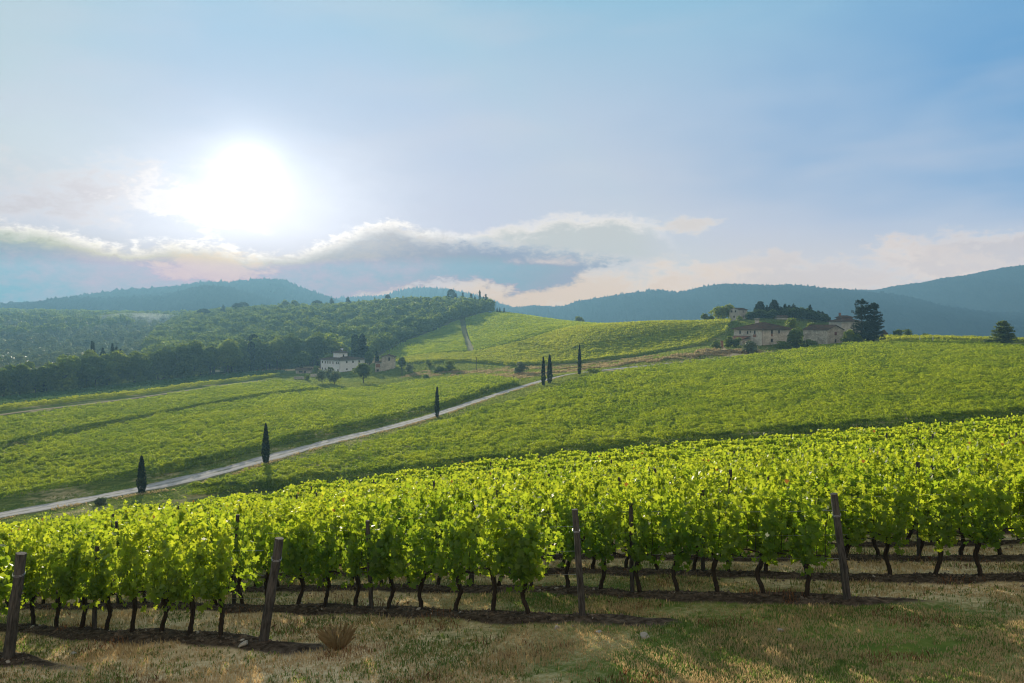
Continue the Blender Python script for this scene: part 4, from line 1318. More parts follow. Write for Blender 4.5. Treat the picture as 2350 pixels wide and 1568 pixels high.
vines = []                  # (distance, row, index, x, y)
row_pts = []
for k, c in enumerate(ROWC):
    x_end = (c - RN[1] * 13.6) / RN[0]
    s_end = x_end * RD[0] + 13.6 * RD[1]
    n = 0
    s = s_end + 0.74
    while True:
        p = RN * c + RD * s
        u = UC + F * p[0] / max(p[1], 1)
        if u < -450 or p[1] > 75:
            break
        if u < 2950 and p[1] < far_edge(u):
            vines.append((p[1], k, n, p[0], p[1]))
        n += 1
        s += 0.76 + 0.05 * math.sin(n * 2.3 + k)
vines.sort()
inframe = [v for v in vines if -40 < UC + F * v[3] / v[4] < 2390]
print('vines', len(vines), 'in frame', len(inframe))
single = set((v[1], v[2]) for v in inframe[:300])
rsv = np.random.RandomState(5)
POSTNAME = ["thick grey post at the left edge", "dark leaning post left of centre", "pale cracked post right of centre", "tall grey post leaning left at the right"]
ORD = ["first", "second", "third", "fourth", "fifth", "sixth", "seventh", "eighth", "ninth", "tenth", "eleventh", "twelfth"]
for (d, k, n, x, y) in vines:
    if (k, n) not in single:
        continue
    i = (k * 5 + n * 3 + (n * n) % 7) % NVAR
    z = float(surf_z(np.array([x]), np.array([y]))[0])
    r = empty("grapevine", (x, y, z - 0.03), ANG + (math.pi if (n + k) % 2 else 0) + 0.08 * math.sin(n * 3.7 + k))
    sc = 0.94 + 0.12 * rsv.rand()
    r.scale = (1, 1, sc)
    u = UC + F * x / y
    if k in (1, 2, 3) and n < 12 and u > 0:
        lb = "%s grapevine from the %s" % (ORD[n], POSTNAME[k])
    elif k == 4 and n < 12 and 1700 < u < 2350:
        lb = "%s right-hand grapevine of the row starting behind the tall grey post" % ORD[n] if False else "leafy grapevine with slanting trunk in the row behind the tall grey post"
    else:
        lb = "leafy backlit grapevine among the crowded rows of the near vineyard"
    tag(r, lb, "grapevine", "grapevines of the near vineyard")
    thin = (k == 3 and n in (7, 8)) or (k == 2 and n == 9)
    link_mesh("foliage", VF_THIN[n % 2] if thin else VF[i], r)
    link_mesh("trunk", VT[(i * 3 + n) % NVAR], r)

# the rest of the near vineyard, too many to single out
rest = [v for v in vines if (v[1], v[2]) not in single]
rs = np.random.RandomState(8)
Cs, Ns, Sz, Rn = [], [], [], []
for (d, k, n, x, y) in rest:
    m = int(430 * (0.118 / max(0.125, y * 0.0030)) ** 2 * 1.25)
    s = max(0.125, y * 0.0030)
    wk = 0.35 if rs.rand() < 0.03 else 1.0
    m = int(m * wk)
    top = 1.72 + 0.34 * rs.rand() + 0.12 * math.sin(n * 0.6 + k)
    t = rs.rand(m) ** 0.8
    lx = (rs.rand(m) - 0.5) * 0.86
    zz = 0.62 + (top - 0.62) * t + (rs.rand(m) > 0.95) * rs.rand(m) * 0.3
    ly = (rs.rand(m) < 0.5) * 2.0 - 1
    ly = ly * (0.10 + 0.14 * np.sin(np.pi * np.clip(t, 0, 1))) * (0.5 + 0.8 * rs.rand(m)) + rs.randn(m) * 0.05
    X = x + RD[0] * lx + RN[0] * ly
    Y = y + RD[1] * lx + RN[1] * ly
    Cs.append(np.stack([X, Y, zz], -1))
    Ns.append(np.stack([RN[0] * np.sign(ly) + rs.randn(m) * 0.7, RN[1] * np.sign(ly) + rs.randn(m) * 0.7, 0.25 + rs.randn(m) * 0.5], -1))
    Sz.append(np.full(m, s))
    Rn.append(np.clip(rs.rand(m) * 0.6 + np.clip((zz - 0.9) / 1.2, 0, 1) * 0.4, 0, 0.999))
C, N, Sz, Rn = np.concatenate(Cs), np.concatenate(Ns), np.concatenate(Sz), np.concatenate(Rn)
C[:, 2] += ground_z(C[:, 0], C[:, 1])
print('near rest leaves', len(C))
tag(link_mesh("vineyard_rows", leaf_cloud("vineyard_rows", C, N, Sz, VINE_NEAR, rs, HEX, rnd=Rn, hang=0.6)),
    "bright far part of the near vineyard, a sea of backlit yellow-green leaves", "vineyard", kind='stuff')


def post_mesh(h, r, seed):
    rs = np.random.RandomState(seed)
    b = MB()
    zs = np.linspace(-0.35, h, 9)
    b.tube(np.stack([rs.randn(9) * 0.004, rs.randn(9) * 0.004, zs], -1), r * (1.06 - 0.12 * np.linspace(0, 1, 9)), 14, True, 0.035, rs)
    return b.mesh("vine_post", POST)


WIRE, wn, wo = new_mat("galvanised_wire")
wp = principled(wn, wo, (0.35, 0.35, 0.36), 0.35, 0.5)
wp.inputs['Metallic'].default_value = 0.8
PM = [post_mesh(2.0, 0.042, i) for i in range(5)]
ends = [(20, 13.6, 1.80, 0.088, 0.13), (605, 13.5, 1.76, 0.078, 0.16), (1336, 13.5, 1.80, 0.056, -0.07), (1945, 13.5, 1.80, 0.062, -0.14)]
end_lab = ["thick grey end post at the left edge, leaning slightly right", "dark weathered end post left of centre, leaning right",
           "pale cracked end post right of centre, nearly upright", "tall grey end post at the right, its top leaning left"]
posts = []
for i, (u, y, h, r, lean) in enumerate(ends):
    x = (u - UC) / F * y
    z = float(surf_z(np.array([x]), np.array([y]))[0])
    o = link_mesh("vine_post", post_mesh(h, r, 40 + i), None, (x, y, z))
    o.rotation_euler = (0.02, lean, i * 0.0)
    tag(o, end_lab[i], "post", "wooden vine posts")
    # twisted wire tied round the post
    b = MB()
    for t in range(2):
        a = np.linspace(0, 6.283, 13)
        b.tube(np.stack([np.cos(a) * (r + 0.008), np.sin(a) * (r + 0.008), h * 0.8 + t * 0.02 + 0.02 * np.sin(a)], -1), np.full(13, 0.0035), 4, False)
    b.build("wire_tie", WIRE, o)
posts_rows = []
inner_lab = {(1, 0): "slender dark post inside the vine row left of the leaning post", (2, 0): "upright post among the vines just left of centre", (3, 0): "dark post half hidden in leaves between the two right end posts"}
np_ = 0
for k, c in enumerate(ROWC):
    x_end = (c - RN[1] * 13.6) / RN[0]
    s = x_end * RD[0] + 13.6 * RD[1]
    j = 0
    pts = [RN * c + RD * s]
    while True:
        s += 3.86 + 0.3 * math.sin(j * 1.9 + k)
        p = RN * c + RD * s
        u = UC + F * p[0] / max(p[1], 1)
        if u < -200 or p[1] > 75:
            break
        if u < 2450 and p[1] < far_edge(u) - 1:
            hgt = {(1, 0): 1.62, (2, 0): 1.72, (3, 0): 1.72}.get((k, j), 1.72 + 0.42 * rsv.rand())
            if not (k > 3 and rsv.rand() < 0.3):
                z = float(surf_z(np.array([p[0]]), np.array([p[1]]))[0])
                o = link_mesh("vine_post", PM[(j + k) % 5], None, (p[0], p[1], z))
                o.scale = (1.0, 1.0, hgt / 2.0)
                o.rotation_euler = (0.03 * math.sin(j * 5 + k), 0.05 * math.sin(j * 3.1 + k * 2), j)
                tag(o, inner_lab.get((k, j), "weathered post rising among the crowded leaves of the near vineyard"), "post", "wooden vine posts")
                np_ += 1
            pts.append(p)
        j += 1
    posts_rows.append(pts)
print('posts', np_)
for k in range(0, 5):
    pts = posts_rows[k]
    if len(pts) < 2:
        continue
    if k < 4:
        u, y = ends[k][0], ends[k][1]
        pts[0] = np.array([(u - UC) / F * y, y])
    for hi, hname in ((0.78, "lowest"), (1.18, "middle"), (1.60, "top")):
        b = MB()
        path = []
        for p, q in zip(pts[:-1], pts[1:]):
            for t in np.linspace(0, 1, 5)[:-1]:
                w = p * (1 - t) + q * t
                path.append((w[0], w[1], hi - 0.03 * math.sin(math.pi * t)))
        path = np.array(path)
        path[:, 2] += ground_z(path[:, 0], path[:, 1])
        b.tube(path, np.full(len(path), 0.0028), 4, False)
        rn = ["row at the left edge", "row of the dark leaning post", "row of the pale cracked post", "row of the tall grey post", "row behind the tall grey post"][k]
        tag(b.build("trellis_wire", WIRE), "%s trellis wire of the %s" % (hname, rn), "wire", "trellis wires of the front rows")

# ---------------------------------------------------------------- stones on the soil mounds
STONE, sn, so = new_mat("limestone")
sco = objco(sn)
principled(sn, so, sn.mix(sn.noise(sco, 8, 4), (0.26, 0.24, 0.21), (0.50, 0.47, 0.42)), 0.85, 0.2, sn.noise(sco, 25, 4), 0.02, 0.6)


def stone_mesh(seed):
    import bmesh
    rs = np.random.RandomState(seed)
    bm = bmesh.new()
    bmesh.ops.create_icosphere(bm, subdivisions=2, radius=1.0)
    ax = rs.randn(6, 3)
    ax /= np.linalg.norm(ax, axis=1, keepdims=True)
    cut = 0.55 + 0.3 * rs.rand(6)
    for v in bm.verts:
        p = np.array(v.co)
        for a_, c_ in zip(ax, cut):
            d = p @ a_
            if d > c_:
                p = p - a_ * (d - c_)
        v.co = p * np.array([1, 0.75, 0.5]) * (1 + 0.04 * rs.randn())
    me = bpy.data.meshes.new("stone")
    bm.to_mesh(me)
    bm.free()
    me.materials.append(STONE)
    return me


SM = [stone_mesh(i) for i in range(7)]
rs = np.random.RandomState(3)
big = [(1790, 12.2, 0.07), (1480, 12.2, 0.09), (1375, 12.7, 0.06), (170, 13.9, 0.08), (560, 13.35, 0.11)]
for i, (u, y, s) in enumerate(big):
    x = (u - UC) / F * y
    z = float(surf_z(np.array([x]), np.array([y]))[0])
    o = link_mesh("stone", SM[i % 7], None, (x, y, z + s * 0.12))
    o.scale = (s, s, s)
    o.rotation_euler = (rs.rand() * 0.6, rs.rand() * 0.6, rs.rand() * 6)
    tag(o, "pale stone lying on bare soil or grass at the edge of the near vineyard", "stone", "loose pale stones")
for i in range(60):
    k = int(rs.choice([0, 1, 2, 3, 4, 5], p=[.2, .25, .2, .15, .1, .1]))
    c = ROWC[k]
    x_end = (c - RN[1] * 13.6) / RN[0]
    s_ = x_end * RD[0] + 13.6 * RD[1] + rs.rand() * 9 - 0.5
    p = RN * (c - 0.1 + rs.randn() * 0.22) + RD * s_
    x, y = float(p[0]), float(p[1])
    z = float(surf_z(np.array([x]), np.array([y]))[0])
    s = 0.02 + 0.04 * rs.rand() ** 2
    o = link_mesh("stone", SM[i % 7], None, (x, y, z + s * 0.15))
    o.scale = (s, s, s)
    o.rotation_euler = (rs.rand(), rs.rand(), rs.rand() * 6)
    tag(o, "pale stone lying on bare soil or grass at the edge of the near vineyard", "stone", "loose pale stones")

# ---------------------------------------------------------------- grass
G_DRY = leaf_mat("dry_grass_blade", (0.42, 0.29, 0.15), (0.72, 0.55, 0.32), (0.52, 0.35, 0.16), (0.88, 0.66, 0.34), 0.42, 0.6, 0.2, 1.2)
G_GREEN = leaf_mat("green_grass_blade", (0.07, 0.11, 0.03), (0.16, 0.21, 0.06), (0.14, 0.24, 0.04), (0.36, 0.46, 0.10), 0.45, 0.5, 0.3, 1.0)
G_RUST = leaf_mat("rusty_weed_blade", (0.13, 0.055, 0.03), (0.26, 0.13, 0.07), (0.2, 0.08, 0.03), (0.36, 0.18, 0.08), 0.4, 0.6, 0.2, 1.0)


def blades(name, x, y, h, wd, mat, seed, lean=0.45, label=None):
    rs = np.random.RandomState(seed)
    n = len(x)
    z = surf_z(x, y)
    a = rs.rand(n) * 6.283
    l = rs.randn(n) * lean * h
    tip = np.stack([x + np.cos(a) * l, y + np.sin(a) * l, z + h * (0.75 + 0.5 * rs.rand(n))], -1)
    f = rs.rand(n) * 6.283
    dx, dy = np.cos(f) * wd / 2, np.sin(f) * wd / 2
    b0 = np.stack([x - dx, y - dy, z - 0.02], -1)
    b1 = np.stack([x + dx, y + dy, z - 0.02], -1)
    m = 0.5 * tip + 0.5 * np.stack([x, y, z + h * 0.12], -1)
    m[:, 0] -= np.cos(a) * l * 0.22
    m[:, 1] -= np.sin(a) * l * 0.22
    m0 = m - np.stack([dx, dy, 0 * dx], -1) * 0.8
    m1 = m + np.stack([dx, dy, 0 * dx], -1) * 0.8
    V = np.stack([b0, b1, m1, tip, m0], 1).reshape(-1, 3)
    me = np_mesh(name, V, None, mat, ngon=5, rnd=rs.rand(n))
    tag(link_mesh(name, me), label, "grass", kind='stuff')


def scatter(n, seed, y0=9.0, y1=30.0, p=2.2):
    rs = np.random.RandomState(seed)
    y = (rs.rand(n) * (y1 ** (2 - p) - y0 ** (2 - p)) + y0 ** (2 - p)) ** (1 / (2 - p))
    u = -350 + 3250 * rs.rand(n)
    return (u - UC) / F * y, y, rs


def keep_grass(x, y, rs, lo=0.25):
    m = np.zeros(len(x))
    for i in range(0, len(x), 40000):
        m[i:i + 40000] = soil_mask(x[i:i + 40000], y[i:i + 40000])
    return m < lo + 0.25 * rs.rand(len(x))


def pat(x, y, s, seed):
    return 0.5 + 0.5 * smooth_noise(x + 0.6 * smooth_noise(x, y, s * 0.4, seed + 3), y, s, seed)


x, y, rs = scatter(410000, 1)
k = keep_grass(x, y, rs) & (pat(x, y, 1.1, 3.0) * 0.6 + pat(x, y, 0.3, 8.0) * 0.4 > 0.42 + 0.25 * (rs.rand(len(x)) - 0.5))
x, y = x[k], y[k]
blades("dry_grass", x, y, 0.028 + 0.085 * pat(x, y, 1.1, 5.0) ** 2.2 * (0.5 + 0.9 * rs.rand(len(x))), 0.009, G_DRY, 2,
       label="thin straw-coloured grass covering the foreground headland and the alleys between vines")
x, y, rs = scatter(375000, 11)
k = keep_grass(x, y, rs) & (pat(x, y, 1.3, 13.0) * 0.6 + pat(x, y, 0.35, 18.0) * 0.4 > 0.60 + 0.3 * (rs.rand(len(x)) - 0.5))
x, y = x[k], y[k]
blades("green_grass", x, y, 0.025 + 0.045 * rs.rand(len(x)), 0.014, G_GREEN, 12, label="short green grass and clover patches of the foreground")
x, y, rs = scatter(90000, 21)
k = keep_grass(x, y, rs, 0.9) & (pat(x, y, 0.8, 23.0) > 0.74)
x, y = x[k], y[k]
blades("rusty_weeds", x, y, 0.04 + 0.07 * rs.rand(len(x)), 0.010, G_RUST, 22, 0.5, label="rust-brown dried weeds scattered at the foot of the vines")


def tuft(name, u, y, h, n, mat, spread, label, wd=0.006):
    rs = np.random.RandomState(int(u))
    x0 = (u - UC) / F * y
    z0 = float(surf_z(np.array([x0]), np.array([y]))[0])
    a = rs.rand(n) * 6.283
    r = spread * np.sqrt(rs.rand(n)) * 0.5
    bx, by = np.cos(a) * r, np.sin(a) * r
    hh = h * (0.5 + 0.6 * rs.rand(n))
    out = spread * (0.3 + 0.9 * rs.rand(n))
    tip = np.stack([bx + np.cos(a) * out, by + np.sin(a) * out, hh], -1)
    mid = np.stack([bx + np.cos(a) * out * 0.35, by + np.sin(a) * out * 0.35, hh * 0.65], -1)
    f = a + 1.57
    d = np.stack([np.cos(f), np.sin(f), 0 * f], -1) * wd / 2
    b = np.stack([bx, by, 0 * bx - 0.03], -1)
    V = np.stack([b - d, b + d, mid + d, tip, mid - d], 1).reshape(-1, 3)
    me = np_mesh(name, V, None, mat, ngon=5, rnd=rs.rand(n))
    o = link_mesh(name, me, None, (x0, y, z0))
    tag(o, label, "plant", "tufts of taller grass in the foreground")


# clods of earth on the mounds
rs = np.random.RandomState(44)
nc_ = 9000
kk = rs.randint(0, 7, nc_)
cc_ = np.array(ROWC)[kk] - 0.1 + rs.randn(nc_) * 0.24
ss_ = (cc_ - 13.4 * RN[1]) / RN[0] * RD[0] + 13.4 * RD[1] + rs.rand(nc_) * 16
px_, py_ = RN[0] * cc_ + RD[0] * ss_, RN[1] * cc_ + RD[1] * ss_
sz_ = 0.012 + 0.035 * rs.rand(nc_) ** 3
pz_ = surf_z(px_, py_)
OCT = np.array([(1, 0, 0), (-1, 0, 0), (0, 1, 0), (0, -1, 0), (0, 0, 0.8), (0, 0, -0.8)], float)
OF = np.array([(0, 2, 4), (2, 1, 4), (1, 3, 4), (3, 0, 4), (2, 0, 5), (1, 2, 5), (3, 1, 5), (0, 3, 5)])
V_ = OCT[None] * sz_[:, None, None] * (0.6 + 0.8 * rs.rand(nc_, 6, 1)) + np.stack([px_, py_, pz_], -1)[:, None, :]
F_c = (OF[None] + np.arange(nc_)[:, None, None] * 6).reshape(-1, 3)
CLOD, cn_, co_ = new_mat("earth_clod")
principled(cn_, co_, cn_.mix(cn_.noise(objco(cn_), 2.5, 3), (0.05, 0.036, 0.026), (0.20, 0.165, 0.13)), 1.0, 0.05)
tag(link_mesh("soil_clods", np_mesh("soil_clods", V_.reshape(-1, 3), F_c, CLOD)), "loose crumbly clods of earth along the dug strips under the vines", "soil", kind='stuff')

tuft("grass_tuft", 775, 12.9, 0.34, 160, G_DRY, 0.22, "big straw-coloured grass tuft right of the dark leaning post")

# grass on the verges and banks farther off
G_BANK = leaf_mat("bank_grass", (0.30, 0.23, 0.12), (0.48, 0.38, 0.21), (0.36, 0.26, 0.12), (0.58, 0.46, 0.22), 0.45, 0.7, 0.1, 12.0)


def verge(name, line, off, width, n, h, size, mat, seed, label):
    rs = np.random.RandomState(seed)
    p, s = resample(uy(line), 1.0)
    d = np.gradient(p, axis=0)
    d /= np.linalg.norm(d, axis=1, keepdims=True)
    nn = np.stack([d[:, 1], -d[:, 0]], -1)
    i = rs.randint(0, len(p), n)
    w = off + (rs.rand(n) - 0.5) * width * (0.7 + 0.5 * np.sin(s[i] * 0.4))
    x = p[i, 0] + nn[i, 0] * w + rs.randn(n) * 0.4
    y = p[i, 1] + nn[i, 1] * w + rs.randn(n) * 0.4
    m = smooth_noise(x, y, 3.0, seed) > -0.25
    x, y = x[m], y[m]
    hh = h * (0.4 + 0.8 * rs.rand(len(x))) * (0.6 + 0.5 * smooth_noise(x, y, 5, seed + 1))
    z = ground_z(x, y) + hh * rs.rand(len(x)) * 0.8
    me = leaf_cloud(name, np.stack([x, y, z], -1), np.stack([rs.randn(len(x)), rs.randn(len(x)), rs.randn(len(x)) * 0.3], -1), size * (y / 150.0) ** 0.5, mat, rs, QUAD)
    tag(link_mesh(name, me), label, "grass", kind='stuff')


verge("verge_grass", ROAD[1:13], 2.8, 0.9, 9000, 0.55, 0.22, G_BANK, 61, "strip of dry grass along the near side of the gravel road")
verge("verge_grass", [(1180, 285), (1300, 285), (1420, 292), (1557, 302), (1700, 314)], 0, 11, 16000, 1.5, 0.42, G_BANK, 62, "tall straw-coloured grass on the bank between the road and the central vineyard")
verge("verge_grass", [(1040, 330), (1120, 300), (1180, 288), (1230, 270)], 0, 16, 9000, 0.9, 0.40, G_BANK, 63, "dry weeds on the flat corner between the farm lane and the gravel road")
verge("verge_grass", [(1600, 315), (1650, 312), (1700, 312), (1740, 314)], 0, 9, 12000, 2.0, 0.45, G_BANK, 64, "thick orange-brown weeds on the bank below the stone farmhouse")
verge("verge_grass", [(940, 360), (1040, 345), (1180, 318), (1320, 305), (1500, 322)], 0, 14, 12000, 0.8, 0.45, G_BANK, 65, "sunlit dry strip of grass below the central vineyard")


# meadow grass wherever no vines grow at middle distance
G_MEADOW = leaf_mat("meadow_grass_blades", (0.07, 0.11, 0.025), (0.16, 0.19, 0.05), (0.16, 0.24, 0.03), (0.42, 0.46, 0.09), 0.5, 0.8, 0.0, 16.0)


def meadow(name, poly, holes, n, seed, mat, label, k=0.0015, hfac=0.55, pw=1.0):
    rs = np.random.RandomState(seed)
    us = [q[0] for q in poly]
    ys = [q[1] for q in poly]
    u = min(us) + (max(us) - min(us)) * rs.rand(n)
    y = np.sqrt(min(ys) ** 2 + (max(ys) ** 2 - min(ys) ** 2) * rs.rand(n))
    m = in_poly(u, y, poly)
    for h in holes:
        m &= ~in_poly(u, y, h)
    u, y = u[m], y[m]
    x = (u - UC) / F * y
    s = np.maximum(0.12, y * k)
    z = ground_z(x, y) + s * hfac * rs.rand(len(x))
    N = np.stack([rs.randn(len(x)), rs.randn(len(x)), rs.randn(len(x)) * 0.5 + 0.2], -1)
    print(name, len(x))
    me = leaf_cloud(name, np.stack([x, y, z], -1), N, s, mat, rs, QUAD)
    tag(link_mesh(name, me), label, "grass", kind='stuff')


road_hole = [(u, y - 2.2 - y * 0.004) for u, y in ROAD] + [(u, y + 2.2 + y * 0.004) for u, y in ROAD[::-1]]
road_hole = [(u, y) for u, y in road_hole]
rp = resample(uy(ROAD), 3.0)[0]
rd_ = np.gradient(rp, axis=0)
rd_ /= np.linalg.norm(rd_, axis=1, keepdims=True)
rn_ = np.stack([rd_[:, 1], -rd_[:, 0]], -1)
ra, rb = rp + rn_ * 2.0, rp - rn_ * 2.0
road_hole = [(UC + F * q[0] / q[1], q[1]) for q in list(ra) + list(rb[::-1])]
meadow("meadow_grass", [(-200, 76), (430, 90), (430, 111), (560, 121), (764, 136), (900, 152), (1039, 170), (1163, 192), (1286, 218), (1380, 250), (1330, 268), (1200, 256), (1095, 228), (970, 198), (880, 178), (740, 160), (430, 126), (0, 106), (-200, 100)], [road_hole, polyB], 260000, 71, G_MEADOW,
       "short green grass verges along both sides of the gravel road")
meadow("meadow_grass", [(560, 395), (660, 352), (760, 304), (830, 306), (960, 321), (1100, 303), (1195, 246), (1260, 262), (1420, 276), (1660, 300), (1620, 350), (1470, 332), (1340, 316), (1175, 326), (1075, 372), (935, 400), (880, 425), (700, 450), (640, 430)],
       [], 240000, 72, G_MEADOW, "sunlit green lawn and meadow round the white villa and below the hillside vineyard")
meadow("meadow_grass", [(1660, 352), (1670, 310), (1900, 318), (2000, 330), (1990, 440), (1700, 470), (1680, 430)], [], 70000, 73, G_MEADOW,
       "rough green grass round the stone farm and up the hilltop slope")

# ---------------------------------------------------------------- buildings
def stone_wall_mat(name, c0, c1, mortar, sc=2.2):
    m, n, out = new_mat(name)
    co = objco(n)
    mp = n.new('ShaderNodeMapping')
    mp.inputs['Scale'].default_value = (1, 1, 1.9)
    n.setin(mp.inputs[0], co)
    v = n.new('ShaderNodeTexVoronoi', feature='DISTANCE_TO_EDGE')
    v.inputs['Scale'].default_value = sc
    n.link(mp.outputs[0], v.inputs['Vector'])
    v2 = n.new('ShaderNodeTexVoronoi', feature='F1')
    v2.inputs['Scale'].default_value = sc
    n.link(mp.outputs[0], v2.inputs['Vector'])
    sep = n.new('ShaderNodeSeparateColor')
    n.link(v2.outputs['Color'], sep.inputs[0])
    stain = n.noise(co, 0.35, 4, 0.6)
    c = n.mix(S(n, sep.outputs[0]), c0, c1)
    c = n.mix(n.ramp(S(n, v.outputs['Distance']), 0.02, 0.07), mortar, c)
    c = n.mix(n.ramp(stain, 0.4, 0.7) * 0.45, c, tuple(x * 0.45 for x in c0))
    principled(n, out, c, 0.95, 0.1, S(n, v.outputs['Distance']), 0.05, 0.8)
    return m


def plaster_mat(name, c0, c1):
    m, n, out = new_mat(name)
    co = objco(n)
    a = n.noise(co, 0.5, 5, 0.6)
    b = n.noise(co, 4, 4, 0.6)
    c = n.mix(n.ramp(a * 0.7 + b * 0.3, 0.35, 0.7), c0, c1)
    principled(n, out, c, 0.9, 0.1, b, 0.01, 0.4)
    return m


def tile_mat(name, c0, c1, c2):
    m, n, out = new_mat(name)
    co = objco(n)
    v = n.new('ShaderNodeTexVoronoi', feature='F1')
    v.inputs['Scale'].default_value = 3.0
    n.setin(v.inputs['Vector'], co)
    sep = n.new('ShaderNodeSeparateColor')
    n.link(v.outputs['Color'], sep.inputs[0])
    c = n.mix(S(n, sep.outputs[0]), c0, c1)
    c = n.mix(n.ramp(n.noise(co, 0.5, 4), 0.45, 0.65) * 0.7, c, c2)
    principled(n, out, c, 1.0, 0.0, S(n, v.outputs['Distance']), 0.06, 0.7)
    return m


STONE_W = stone_wall_mat("rubble_stone_wall", (0.30, 0.27, 0.22), (0.68, 0.63, 0.55), (0.48, 0.43, 0.36))
STONE_P = stone_wall_mat("patchy_rendered_stone", (0.44, 0.40, 0.34), (0.74, 0.69, 0.61), (0.62, 0.56, 0.47))
PLASTER = plaster_mat("white_plaster", (0.74, 0.75, 0.78), (0.86, 0.87, 0.90))
PLASTER_OLD = plaster_mat("old_grey_plaster", (0.36, 0.34, 0.31), (0.58, 0.55, 0.50))
TILES = tile_mat("terracotta_tiles", (0.055, 0.038, 0.028), (0.13, 0.085, 0.06), (0.05, 0.045, 0.038))
TILES_RED = tile_mat("red_terracotta_tiles", (0.14, 0.07, 0.05), (0.24, 0.13, 0.09), (0.10, 0.07, 0.055))
BRICK = plaster_mat("old_brick", (0.22, 0.10, 0.06), (0.34, 0.18, 0.11))
DARK, dn_, do_ = new_mat("dark_window_glass")
principled(dn_, do_, (0.02, 0.022, 0.025), 0.25, 0.5)
SHUT = plaster_mat("red_brown_shutter", (0.14, 0.045, 0.035), (0.20, 0.07, 0.05))
FRAME = plaster_mat("window_surround", (0.30, 0.27, 0.23), (0.42, 0.38, 0.33))
PIPE, pn_, po_ = new_mat("copper_downpipe")
principled(pn_, po_, (0.12, 0.06, 0.035), 0.6, 0.3)


def face_frame(face, a, z, R, L):
    """local placement for a window on the right (y=0) or left (x=0) face"""
    if face == 'R':
        return lambda t0, t1, d0, d1, z0, z1: (t0, t1, -d1, -d0, z0, z1)
    return lambda t0, t1, d0, d1, z0, z1: (-d1, -d0, t0, t1, z0, z1)


def window(parent, face, c, z0, w, h, R, L, name="window", pane_mat=None, frame_mat=None, arch=False):
    f = face_frame(face, c, z0, R, L)
    b = MB()
    t = 0.10
    b.box(*f(c - w / 2 - t, c - w / 2, -0.05, 0.05, z0, z0 + h))
    b.box(*f(c + w / 2, c + w / 2 + t, -0.05, 0.05, z0, z0 + h))
    b.box(*f(c - w / 2 - t, c + w / 2 + t, -0.05, 0.07, z0 + h, z0 + h + t))
    if name == "window":
        b.box(*f(c - w / 2 - t - 0.05, c + w / 2 + t + 0.05, -0.05, 0.12, z0 - t, z0))
    o = b.build(name, frame_mat or FRAME, parent)
    p = MB()
    if arch:
        ang = np.linspace(0, math.pi, 9)
        pts = [(c - w / 2, z0), (c + w / 2, z0)] + [(c + w / 2 * math.cos(q), z0 + h - w / 2 + w / 2 * math.sin(q)) for q in ang]
        k = len(pts)
        V = []
        for d in (0.0, 0.03):
            for (s, zz) in pts:
                bx = f(s, s, d, d, zz, zz)
                V.append((bx[0], bx[2], zz))
        Fs = [tuple(range(k, 2 * k)), tuple(range(k))[::-1]] + [(i, (i + 1) % k, k + (i + 1) % k, k + i) for i in range(k)]
        p.add(V, Fs)
    else:
        p.box(*f(c - w / 2, c + w / 2, -0.02, 0.02, z0, z0 + h))
        if name == "window" and pane_mat is None:
            pass
    p.build("pane" if name == "window" else "door_leaf", pane_mat or DARK, o)
    return o


def hip_roof(b, x0, x1, y0, y1, z, rise, over=0.6, th=0.16, ridge=0.35):
    X0, X1, Y0, Y1 = x0 - over, x1 + over, y0 - over, y1 + over
    cx, cy_ = (X0 + X1) / 2, (Y0 + Y1) / 2
    lx, ly = X1 - X0, Y1 - Y0
    if lx > ly:
        r = max((lx - ly) / 2, lx * ridge * 0.15)
        A, B_ = (cx - r, cy_), (cx + r, cy_)
    else:
        r = max((ly - lx) / 2, ly * ridge * 0.15)
        A, B_ = (cx, cy_ - r), (cx, cy_ + r)
    V = [(X0, Y0, z), (X1, Y0, z), (X1, Y1, z), (X0, Y1, z), (X0, Y0, z + th), (X1, Y0, z + th), (X1, Y1, z + th), (X0, Y1, z + th),
         (A[0], A[1], z + rise), (B_[0], B_[1], z + rise)]
    Fs = [(3, 2, 1, 0), (0, 1, 5, 4), (1, 2, 6, 5), (2, 3, 7, 6), (3, 0, 4, 7)]
    if lx > ly:
        Fs += [(4, 5, 9, 8), (5, 6, 9), (6, 7, 8, 9), (7, 4, 8)]
    else:
        Fs += [(4, 5, 8), (5, 6, 9, 8), (6, 7, 9), (7, 4, 8, 9)]
    b.add(V, Fs)
    # ridge and hip tiles
    def cap(p, q):
        b.tube([p, q], [0.13, 0.13], 6)
    for i, e in ((4, 8), (5, 8 if lx <= ly else 9), (6, 9), (7, 9 if lx <= ly else 8)):
        cap(V[i], V[e])
    cap(V[8], V[9])


